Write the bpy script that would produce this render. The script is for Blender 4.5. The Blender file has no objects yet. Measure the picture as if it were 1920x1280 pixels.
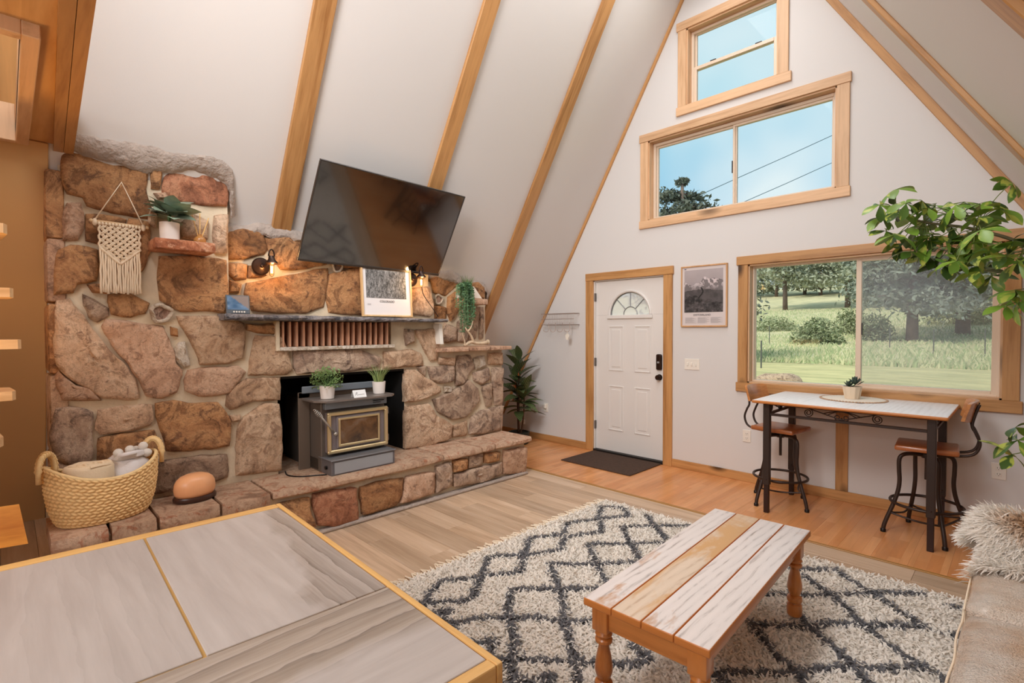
import bpy, bmesh, math, random
import numpy as np
from mathutils import Vector, Matrix, noise
random.seed(7); np.random.seed(7)
D = bpy.data
SC = bpy.context.scene
COL = SC.collection
PI = math.pi

def lin(r, g, b):
    f = lambda c: (c/255/12.92) if c/255 <= .04045 else ((c/255+.055)/1.055)**2.4
    return (f(r), f(g), f(b), 1.0)

# ------------------------------------------------------------------ camera
CAM_POS = Vector((2.281, -5.0556, 1.4731))
yaw, pitch, roll, fpx = 0.7893, -0.02305, -0.0034741, 954.947
fw = Vector((-math.sin(yaw)*math.cos(pitch), math.cos(yaw)*math.cos(pitch), math.sin(pitch)))
rt = Vector((math.cos(yaw), math.sin(yaw), 0)); up = rt.cross(fw)
r2 = rt*math.cos(roll)+up*math.sin(roll); u2 = -rt*math.sin(roll)+up*math.cos(roll)
cam = D.cameras.new('camera'); camo = D.objects.new('camera', cam); COL.objects.link(camo)
camo.matrix_world = Matrix(((r2.x, u2.x, -fw.x, CAM_POS.x), (r2.y, u2.y, -fw.y, CAM_POS.y), (r2.z, u2.z, -fw.z, CAM_POS.z), (0, 0, 0, 1)))
cam.sensor_width = 36; cam.lens = fpx/1920*36; cam.clip_start = .05; cam.clip_end = 600
SC.camera = camo
SC.view_settings.view_transform = 'Standard'; SC.view_settings.look = 'None'
SC.view_settings.gamma = 1; SC.view_settings.use_curve_mapping = False
SC.view_settings.exposure = -0.13
SC.cycles.max_bounces = 10; SC.cycles.diffuse_bounces = 5; SC.cycles.glossy_bounces = 4
SC.cycles.transparent_max_bounces = 16; SC.cycles.sample_clamp_indirect = 6
SC.cycles.use_denoising = True; SC.cycles.caustics_reflective = False; SC.cycles.caustics_refractive = False

# ------------------------------------------------------------------ world
W = D.worlds.new('sky'); SC.world = W; W.use_nodes = True
nt = W.node_tree; nt.nodes.clear()
wo = nt.nodes.new('ShaderNodeOutputWorld'); bg = nt.nodes.new('ShaderNodeBackground')
tc = nt.nodes.new('ShaderNodeTexCoord'); sx = nt.nodes.new('ShaderNodeSeparateXYZ')
cr = nt.nodes.new('ShaderNodeValToRGB')
e = cr.color_ramp.elements
e[0].position = 0.0; e[0].color = lin(226, 236, 238)
e[1].position = .62; e[1].color = lin(206, 232, 238)
for p_, c_ in ((.10, (196, 224, 236)), (.20, (140, 199, 230)), (.30, (158, 210, 232)), (.40, (186, 225, 236))):
    q = cr.color_ramp.elements.new(p_); q.color = lin(*c_)
nz = nt.nodes.new('ShaderNodeTexNoise'); nz.inputs['Scale'].default_value = 2.6; nz.inputs['Detail'].default_value = 3
cm = nt.nodes.new('ShaderNodeValToRGB'); cm.color_ramp.elements[0].position = .46; cm.color_ramp.elements[1].position = .66
mx = nt.nodes.new('ShaderNodeMixRGB'); mx.inputs[2].default_value = lin(228, 241, 243)
nt.links.new(tc.outputs['Generated'], sx.inputs[0]); nt.links.new(sx.outputs['Z'], cr.inputs[0])
nt.links.new(tc.outputs['Generated'], nz.inputs['Vector']); nt.links.new(nz.outputs['Fac'], cm.inputs[0])
nt.links.new(cm.outputs[0], mx.inputs[0]); nt.links.new(cr.outputs[0], mx.inputs[1])
nt.links.new(mx.outputs[0], bg.inputs[0]); nt.links.new(bg.outputs[0], wo.inputs[0])
bg.inputs[1].default_value = 1.12

# ------------------------------------------------------------------ lamps
def area(name, loc, target, sx_, sy_, power, color=(1, 1, 1), spread=PI):
    l = D.lights.new(name, 'AREA'); l.shape = 'RECTANGLE'; l.size = sx_; l.size_y = sy_
    l.energy = power; l.color = color; l.spread = spread
    o = D.objects.new(name, l); COL.objects.link(o); o.location = loc
    o.rotation_euler = (Vector(target)-Vector(loc)).to_track_quat('-Z', 'Y').to_euler()
    return o
def point(name, loc, power, color, r=.03):
    l = D.lights.new(name, 'POINT'); l.energy = power; l.color = color; l.shadow_soft_size = r
    o = D.objects.new(name, l); COL.objects.link(o); o.location = loc; return o
sun = D.lights.new('sun', 'SUN'); sun.energy = 3.4; sun.angle = .25; sun.color = (1, .88, .70)
suno = D.objects.new('sun', sun); COL.objects.link(suno); suno.rotation_euler = (math.radians(40), 0, math.radians(-25))
area('loft_fill_light', (0.75, -5.4, 3.9), (-1.0, -1.4, 1.6), 1.2, 1.2, 62, (.98, .99, 1), math.radians(120))  # added soft fill above the loft, stands for no real fixture
area('kitchen_ceiling_lamp', (1.3, -6.6, 2.45), (0.4, -3.2, 0), 2.4, 1.6, 58, (1, .99, .98), math.radians(120))
area('ridge_fill_light', (0.28, -2.6, 4.95), (0.28, -2.6, 0), .5, 4.2, 76, (1, 1, 1))  # added long fill light below the roof peak, out of view
area('stair_lamp', (-1.9, -6.3, 2.45), (-2.35, -5.0, .9), .4, .4, 42, (1, .50, .13))
area('loft_edge_lamp', (-.7, -5.6, 1.2), (-.7, -4.9, 2.55), .5, .3, 9, (1, .52, .16))

# ------------------------------------------------------------------ materials
MATS = {}
def nodes(name):
    m = D.materials.new(name); m.use_nodes = True; t = m.node_tree
    return m, t, t.nodes['Principled BSDF'], t.nodes['Material Output']
def setp(b, k, v):
    if k in b.inputs: b.inputs[k].default_value = v
def coords(t, axis=None, stretch=1, scale=1, rnd=True):
    c = t.nodes.new('ShaderNodeTexCoord'); out = c.outputs['Object']
    if rnd:
        oi = t.nodes.new('ShaderNodeObjectInfo'); ml = t.nodes.new('ShaderNodeMath'); ml.operation = 'MULTIPLY'; ml.inputs[1].default_value = 37.0
        ad = t.nodes.new('ShaderNodeVectorMath'); ad.operation = 'ADD'
        t.links.new(oi.outputs['Random'], ml.inputs[0]); t.links.new(out, ad.inputs[0]); t.links.new(ml.outputs[0], ad.inputs[1]); out = ad.outputs[0]
    mp = t.nodes.new('ShaderNodeMapping'); s = [scale]*3
    if axis is not None: s['xyz'.index(axis)] = scale/stretch
    mp.inputs['Scale'].default_value = s
    t.links.new(out, mp.inputs[0]); return mp.outputs[0]
def ramp(t, fac, stops):
    r = t.nodes.new('ShaderNodeValToRGB'); el = r.color_ramp.elements
    el[0].position, el[0].color = stops[0][0], stops[0][1]; el[1].position, el[1].color = stops[-1][0], stops[-1][1]
    for p, c in stops[1:-1]:
        q = el.new(p); q.color = c
    t.links.new(fac, r.inputs[0]); return r.outputs[0]
def tnoise(t, vec, scale, detail=4, rough=.55, dist=0):
    n = t.nodes.new('ShaderNodeTexNoise'); n.inputs['Scale'].default_value = scale; n.inputs['Detail'].default_value = detail
    n.inputs['Roughness'].default_value = rough; n.inputs['Distortion'].default_value = dist
    t.links.new(vec, n.inputs['Vector']); return n.outputs['Fac']
def mix(t, fac, a, b, mode='MIX'):
    m = t.nodes.new('ShaderNodeMixRGB'); m.blend_type = mode
    for i, v in enumerate((fac, a, b)):
        if hasattr(v, 'is_linked') or hasattr(v, 'links'): t.links.new(v, m.inputs[i])
        else: m.inputs[i].default_value = v
    return m.outputs[0]
def bump(t, b, h, strength, dist=.01):
    n = t.nodes.new('ShaderNodeBump'); n.inputs['Strength'].default_value = strength; n.inputs['Distance'].default_value = dist
    t.links.new(h, n.inputs['Height']); t.links.new(n.outputs[0], b.inputs['Normal'])
def plain(name, c, rough=.5, metal=0, var=0, vs=6, bs=0, bscale=80, coat=0, bdist=.005, rndcol=0):
    if name in MATS: return MATS[name]
    m, t, b, o = nodes(name); col = lin(*c)
    setp(b, 'Base Color', col); setp(b, 'Roughness', rough); setp(b, 'Metallic', metal); setp(b, 'Coat Weight', coat); setp(b, 'Coat Roughness', .15)
    if var or bs or rndcol:
        v = coords(t)
        src = None
        if var:
            f = tnoise(t, v, vs)
            src = ramp(t, f, [(.25, tuple(x*(1-var) for x in col[:3])+(1,)), (.75, tuple(min(1, x*(1+var)) for x in col[:3])+(1,))])
        if rndcol:
            oi = t.nodes.new('ShaderNodeObjectInfo'); r = ramp(t, oi.outputs['Random'], [(0, (1-rndcol,)*3+(1,)), (1, (1+rndcol*.3,)*3+(1,))])
            src = mix(t, 1.0, src if src else col, r, 'MULTIPLY')
        if src: t.links.new(src, b.inputs['Base Color'])
        if bs: bump(t, b, tnoise(t, v, bscale), bs, bdist)
    MATS[name] = m; return m
def wood(name, c1, c2, axis='x', scale=9, stretch=14, rough=.45, knots=0, rnd=.12, coat=0, c3=None, wear=0, wc=None):
    if name in MATS: return MATS[name]
    m, t, b, o = nodes(name); setp(b, 'Roughness', rough); setp(b, 'Coat Weight', coat); setp(b, 'Coat Roughness', .2)
    v = coords(t, axis, stretch, 1)
    f1 = tnoise(t, v, scale, 5, .6, .9)
    f2 = tnoise(t, v, scale*5, 3, .6, .2)
    a = mix(t, .35, f1, f2)
    stops = [(.30, lin(*c2)), (.52, lin(*c1)), (.72, lin(*c3) if c3 else lin(*[min(255, x*1.07) for x in c1]))]
    col = ramp(t, a, stops)
    if knots:
        v2 = coords(t, axis, 2.2, 1)
        vo = t.nodes.new('ShaderNodeTexVoronoi'); vo.inputs['Scale'].default_value = knots
        t.links.new(v2, vo.inputs['Vector'])
        k = ramp(t, vo.outputs['Distance'], [(.04, (1, 1, 1, 1)), (.16, (0, 0, 0, 1))])
        col = mix(t, k, col, lin(*[x*.55 for x in c2]))
    if wear:
        wv = coords(t, axis, 4, 1); wf = ramp(t, tnoise(t, wv, wear, 5, .65, .6), [(.46, (0, 0, 0, 1)), (.58, (1, 1, 1, 1))])
        col = mix(t, wf, col, lin(*wc))
    if rnd:
        oi = t.nodes.new('ShaderNodeObjectInfo'); r = ramp(t, oi.outputs['Random'], [(0, (1-rnd,)*3+(1,)), (1, (1+rnd*.35,)*3+(1,))])
        col = mix(t, 1.0, col, r, 'MULTIPLY')
    t.links.new(col, b.inputs['Base Color']); bump(t, b, f2, .12, .004)
    MATS[name] = m; return m
def glass(name, tint=(.97, .99, 1, 1), haze=0, hc=(.6, .65, .7, 1), ior=1.13):
    if name in MATS: return MATS[name]
    m, t, b, o = nodes(name); t.nodes.remove(b)
    tr = t.nodes.new('ShaderNodeBsdfTransparent'); tr.inputs[0].default_value = tint
    gl = t.nodes.new('ShaderNodeBsdfGlossy'); gl.inputs['Roughness'].default_value = .02
    fr = t.nodes.new('ShaderNodeFresnel'); fr.inputs[0].default_value = ior
    mxx = t.nodes.new('ShaderNodeMixShader'); t.links.new(fr.outputs[0], mxx.inputs[0]); t.links.new(tr.outputs[0], mxx.inputs[1]); t.links.new(gl.outputs[0], mxx.inputs[2])
    last = mxx.outputs[0]
    if haze:
        df = t.nodes.new('ShaderNodeBsdfDiffuse'); df.inputs[0].default_value = hc
        m2 = t.nodes.new('ShaderNodeMixShader'); m2.inputs[0].default_value = haze
        t.links.new(last, m2.inputs[1]); t.links.new(df.outputs[0], m2.inputs[2]); last = m2.outputs[0]
    t.links.new(last, o.inputs[0]); MATS[name] = m; return m
def emit(name, c, s):
    if name in MATS: return MATS[name]
    m, t, b, o = nodes(name); setp(b, 'Base Color', lin(*c)); setp(b, 'Emission Color', lin(*c)); setp(b, 'Emission Strength', s); MATS[name] = m; return m
def attr_mat(name, rough=.9, attr='col', bs=0, bscale=60, sheen=0, trans=0):
    if name in MATS: return MATS[name]
    m, t, b, o = nodes(name); a = t.nodes.new('ShaderNodeAttribute'); a.attribute_name = attr
    t.links.new(a.outputs['Color'], b.inputs['Base Color']); setp(b, 'Roughness', rough); setp(b, 'Sheen Weight', sheen)
    if trans:
        tl = t.nodes.new('ShaderNodeBsdfTranslucent'); t.links.new(a.outputs['Color'], tl.inputs[0]); ms = t.nodes.new('ShaderNodeMixShader'); ms.inputs[0].default_value = trans
        t.links.new(b.outputs[0], ms.inputs[1]); t.links.new(tl.outputs[0], ms.inputs[2]); t.links.new(ms.outputs[0], o.inputs[0])
    if bs: bump(t, b, tnoise(t, coords(t, rnd=False), bscale), bs)
    MATS[name] = m; return m
def stone_mat(name, cols, bs=.9):
    m, t, b, o = nodes(name); setp(b, 'Roughness', .85)
    v = coords(t)
    big = tnoise(t, v, 4.5, 8, .68, .7); fine = tnoise(t, v, 55, 6, .75, .3); mid = tnoise(t, v, 11, 8, .72, 1.0); vein = tnoise(t, v, 3.2, 8, .75, 2.2)
    base = ramp(t, big, [(.34, lin(*[x*.86 for x in cols[0]])), (.44, lin(*cols[1])), (.53, lin(*cols[2])), (.60, lin(*cols[0])), (.68, lin(*cols[1]))])
    spots = ramp(t, mid, [(.55, (0, 0, 0, 1)), (.61, (.75, .75, .75, 1)), (.68, (.9, .9, .9, 1))])
    base = mix(t, spots, base, lin(*cols[3]))
    crack = ramp(t, vein, [(.485, (1, 1, 1, 1)), (.5, (.55, .5, .46, 1)), (.515, (1, 1, 1, 1))])
    base = mix(t, .6, base, crack, 'MULTIPLY')
    sp2 = ramp(t, fine, [(.32, (.60, .56, .53, 1)), (.45, (.97, .96, .95, 1)), (.62, (1.04, 1.04, 1.03, 1)), (.74, (1.22, 1.2, 1.16, 1))])
    base = mix(t, 1.0, base, sp2, 'MULTIPLY')
    oi = t.nodes.new('ShaderNodeObjectInfo'); r = ramp(t, oi.outputs['Random'], [(0, (.84, .80, .76, 1)), (.5, (1, 1, 1, 1)), (1, (1.12, 1.12, 1.14, 1))])
    base = mix(t, 1.0, base, r, 'MULTIPLY')
    t.links.new(base, b.inputs['Base Color'])
    h = mix(t, .35, mid, fine); h = mix(t, .35, h, vein); bump(t, b, h, bs, .05)
    MATS[name] = m; return m

# ------------------------------------------------------------------ mesh builder
class MB:
    def __init__(s): s.v, s.f = [], []
    def add(s, vs, fs):
        n = len(s.v); s.v += [Vector(v) for v in vs]; s.f += [tuple(i+n for i in f) for f in fs]; return s
    def box(s, lo, hi):
        (a, b, c), (d, e_, f) = lo, hi
        return s.add([(a, b, c), (d, b, c), (d, e_, c), (a, e_, c), (a, b, f), (d, b, f), (d, e_, f), (a, e_, f)],
                     [(3, 2, 1, 0), (4, 5, 6, 7), (0, 1, 5, 4), (1, 2, 6, 5), (2, 3, 7, 6), (3, 0, 4, 7)])
    def bev(s, lo, hi, r=.004, seg=2, M=None):
        key = tuple(round(hi[i]-lo[i], 5) for i in range(3))
        bm = bmesh.new(); bmesh.ops.create_cube(bm, size=1)
        c = [(lo[i]+hi[i])/2 for i in range(3)]
        for v in bm.verts: v.co = Vector((v.co.x*key[0], v.co.y*key[1], v.co.z*key[2]))
        r = min(r, min(key)*.49)
        bmesh.ops.bevel(bm, geom=bm.edges[:], offset=r, segments=seg, profile=.5, affect='EDGES')
        vs = [v.co+Vector(c) for v in bm.verts]
        if M is not None: vs = [M @ v for v in vs]
        bm.verts.index_update(); fs = [[v.index for v in f.verts] for f in bm.faces]; bm.free()
        return s.add(vs, fs)
    def prism(s, poly, axis, a, b):      # polygon of 2D points extruded along axis between a and b
        def P(p, t):
            if axis == 'y': return (p[0], t, p[1])
            if axis == 'x': return (t, p[0], p[1])
            return (p[0], p[1], t)
        n = len(poly); vs = [P(p, a) for p in poly]+[P(p, b) for p in poly]
        fs = [tuple(range(n)), tuple(range(2*n-1, n-1, -1))]+[(i, i+n, (i+1) % n+n, (i+1) % n) for i in range(n)]
        return s.add(vs, fs)
    def tube(s, pts, r, n=8, closed=False, cap=True):
        pts = [Vector(p) for p in pts]; m = len(pts); rr = r if hasattr(r, '__len__') else [r]*m
        rings = []; prev = None
        for i, p in enumerate(pts):
            if closed: d = pts[(i+1) % m]-pts[i-1]
            else: d = pts[min(i+1, m-1)]-pts[max(i-1, 0)]
            if d.length < 1e-9: d = Vector((0, 0, 1))
            d.normalize()
            if prev is None:
                a = Vector((0, 0, 1)) if abs(d.z) < .9 else Vector((1, 0, 0)); x = d.cross(a).normalized()
            else:
                x = prev-d*prev.dot(d)
                x = x.normalized() if x.length > 1e-6 else d.orthogonal().normalized()
            y = d.cross(x); prev = x
            rings.append([p+(x*math.cos(2*PI*k/n)+y*math.sin(2*PI*k/n))*rr[i] for k in range(n)])
        vs = [v for R in rings for v in R]; fs = []
        for i in range(m if closed else m-1):
            j = (i+1) % m
            for k in range(n): fs.append((i*n+k, i*n+(k+1) % n, j*n+(k+1) % n, j*n+k))
        if cap and not closed: fs += [tuple(range(n-1, -1, -1)), tuple((m-1)*n+k for k in range(n))]
        return s.add(vs, fs)
    def lathe(s, prof, c=(0, 0, 0), n=24, sx=1, sy=1, cap=True):
        c = Vector(c); vs = []; fs = []
        for r, z in prof:
            for k in range(n): vs.append(c+Vector((r*sx*math.cos(2*PI*k/n), r*sy*math.sin(2*PI*k/n), z)))
        for i in range(len(prof)-1):
            for k in range(n): fs.append((i*n+k, i*n+(k+1) % n, (i+1)*n+(k+1) % n, (i+1)*n+k))
        if cap:
            fs.append(tuple(range(n-1, -1, -1))); fs.append(tuple((len(prof)-1)*n+k for k in range(n)))
        return s.add(vs, fs)
    def ball(s, c, r, n=10, m=7, sc=(1, 1, 1)):
        c = Vector(c); vs = [c+Vector((0, 0, r*sc[2]))]
        for i in range(1, m):
            t = PI*i/m
            for k in range(n): vs.append(c+Vector((r*sc[0]*math.sin(t)*math.cos(2*PI*k/n), r*sc[1]*math.sin(t)*math.sin(2*PI*k/n), r*sc[2]*math.cos(t))))
        vs.append(c-Vector((0, 0, r*sc[2]))); fs = []
        for k in range(n):
            fs.append((0, 1+k, 1+(k+1) % n)); fs.append((len(vs)-1, 1+(m-2)*n+(k+1) % n, 1+(m-2)*n+k))
            for i in range(m-2): fs.append((1+i*n+k, 1+(i+1)*n+k, 1+(i+1)*n+(k+1) % n, 1+i*n+(k+1) % n))
        return s.add(vs, fs)
    def xf(s, M):
        s.v = [M @ v for v in s.v]; return s
    def build(s, name, mat, parent=None, smooth=False, ang=None, origin=None, **props):
        if origin is not None: O = Vector(origin)
        elif parent is not None: O = Vector((0, 0, 0))
        else: O = Vector((0, 0, 0))
        w = wloc(parent)
        me = D.meshes.new(name); me.from_pydata([v-w-O for v in s.v], [], s.f); me.materials.append(mat)
        bm = bmesh.new(); bm.from_mesh(me); bmesh.ops.recalc_face_normals(bm, faces=bm.faces[:]); bm.to_mesh(me); bm.free()
        if smooth:
            me.polygons.foreach_set('use_smooth', [True]*len(me.polygons))
            if ang: me.set_sharp_from_angle(angle=ang)
        o = D.objects.new(name, me); COL.objects.link(o); o.location = O
        if parent is not None: o.parent = parent
        for k, v in props.items(): o[k] = v
        return o
def wloc(o):
    w = Vector((0, 0, 0))
    while o is not None: w += o.location; o = o.parent
    return w
def thing(name, label, cat, loc, group=None):
    o = D.objects.new(name, None); COL.objects.link(o); o.location = loc; o.empty_display_size = .1
    o['label'] = label; o['category'] = cat
    if group: o['group'] = group
    return o
def tag(o, label, cat, group=None):
    o['label'] = label; o['category'] = cat
    if group: o['group'] = group
    return o
def struct(o, label=None):
    o['kind'] = 'structure'
    if label: o['label'] = label
    return o
def sroot(name, loc=(0, 0, 0), label=None):
    o = D.objects.new(name, None); COL.objects.link(o); o.location = loc; o['kind'] = 'structure'
    if label: o['label'] = label
    return o
def inst(name, me, parent, M):
    o = D.objects.new(name, me); COL.objects.link(o); o.parent = parent; o.matrix_local = M; return o
def copy_tree(o, parent=None):
    c = o.copy(); COL.objects.link(c); c.parent = parent
    for ch in o.children: copy_tree(ch, c)
    return c
def fastmesh(name, v, f, mat, parent=None, smooth=False, col=None, nrm=None, **props):  # numpy mesh, all faces with equal corner count
    me = D.meshes.new(name); n, k = f.shape
    me.vertices.add(len(v)); me.vertices.foreach_set('co', (v-np.array(wloc(parent))).astype(np.float32).ravel())
    me.loops.add(n*k); me.loops.foreach_set('vertex_index', f.astype(np.int32).ravel())
    me.polygons.add(n); me.polygons.foreach_set('loop_start', np.arange(0, n*k, k, dtype=np.int32)); me.polygons.foreach_set('loop_total', np.full(n, k, np.int32))
    if smooth: me.polygons.foreach_set('use_smooth', np.ones(n, bool))
    me.update(calc_edges=True); me.materials.append(mat)
    if col is not None:
        a = me.color_attributes.new('col', 'FLOAT_COLOR', 'POINT'); c4 = np.ones((len(v), 4), np.float32); c4[:, :3] = col; a.data.foreach_set('color', c4.ravel())
    if nrm is not None: me.normals_split_custom_set_from_vertices(nrm)
    o = D.objects.new(name, me); COL.objects.link(o)
    if parent is not None: o.parent = parent
    for kk, vv in props.items(): o[kk] = vv
    return o
def text(body, name, mat, parent, loc, size, rot, ext=.0006):
    c = D.curves.new(name, 'FONT'); c.body = body; c.size = size; c.align_x = 'CENTER'; c.align_y = 'CENTER'; c.extrude = ext
    c.materials.append(mat); f = D.objects.new(name, c); COL.objects.link(f); bpy.context.view_layer.update()
    me = D.meshes.new_from_object(f.evaluated_get(bpy.context.evaluated_depsgraph_get())); me.name = name; D.objects.remove(f); D.curves.remove(c)
    o = D.objects.new(name, me); COL.objects.link(o); o.parent = parent
    o.location = Vector(loc)-wloc(parent); o.rotation_euler = rot; return o
def smoothline(pts, k=6):
    P = [Vector(p) for p in pts]; out = []
    for i in range(len(P)-1):
        p0, p1, p2, p3 = P[max(i-1, 0)], P[i], P[i+1], P[min(i+2, len(P)-1)]
        for j in range(k):
            t = j/k; out.append(.5*((2*p1)+(p2-p0)*t+(2*p0-5*p1+4*p2-p3)*t*t+(3*p1-p0-3*p2+p3)*t**3))
    out.append(P[-1]); return out
def vnoise(x, y, seed=0):
    r = np.random.RandomState(seed); T = r.rand(64, 64)
    xi = np.floor(x).astype(int); yi = np.floor(y).astype(int); fx = x-xi; fy = y-yi
    fx = fx*fx*(3-2*fx); fy = fy*fy*(3-2*fy)
    g = lambda a, b: T[a % 64, b % 64]
    return (g(xi, yi)*(1-fx)+g(xi+1, yi)*fx)*(1-fy)+(g(xi, yi+1)*(1-fx)+g(xi+1, yi+1)*fx)*fy
def fbm(x, y, seed=0, o=5):
    s = 0; a = .5
    for i in range(o): s = s+a*vnoise(x*2**i, y*2**i, seed+i); a *= .5
    return s
# shared materials
PINE_X = wood('pine_along_x', (196, 146, 92), (150, 98, 48), 'x', 10, 14, .45, knots=3.2)
PINE_Y = wood('pine_along_y', (196, 146, 92), (150, 98, 48), 'y', 10, 14, .45, knots=3.2)
PINE_Z = wood('pine_along_z', (196, 146, 92), (150, 98, 48), 'z', 10, 14, .45, knots=3.2)
PINEL_X = wood('pale_pine_along_x', (222, 182, 142), (188, 142, 100), 'x', 9, 14, .5, knots=2.2)
PINEL_Z = wood('pale_pine_along_z', (222, 182, 142), (188, 142, 100), 'z', 9, 14, .5, knots=2.2)
WHITE = plain('white_wall_paint', (218, 215, 213), .8, bs=.05, bscale=160)
VINYL = plain('almond_vinyl', (226, 206, 184), .4)
BLACKM = plain('black_metal', (30, 24, 22), .38, .3)
WHITEPL = plain('white_plastic', (236, 230, 220), .35)
POTW = plain('white_ceramic', (240, 232, 226), .4)
LEAFG = plain('green_leaf', (86, 122, 62), .5, var=.3, vs=14, rndcol=.4)

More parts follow.
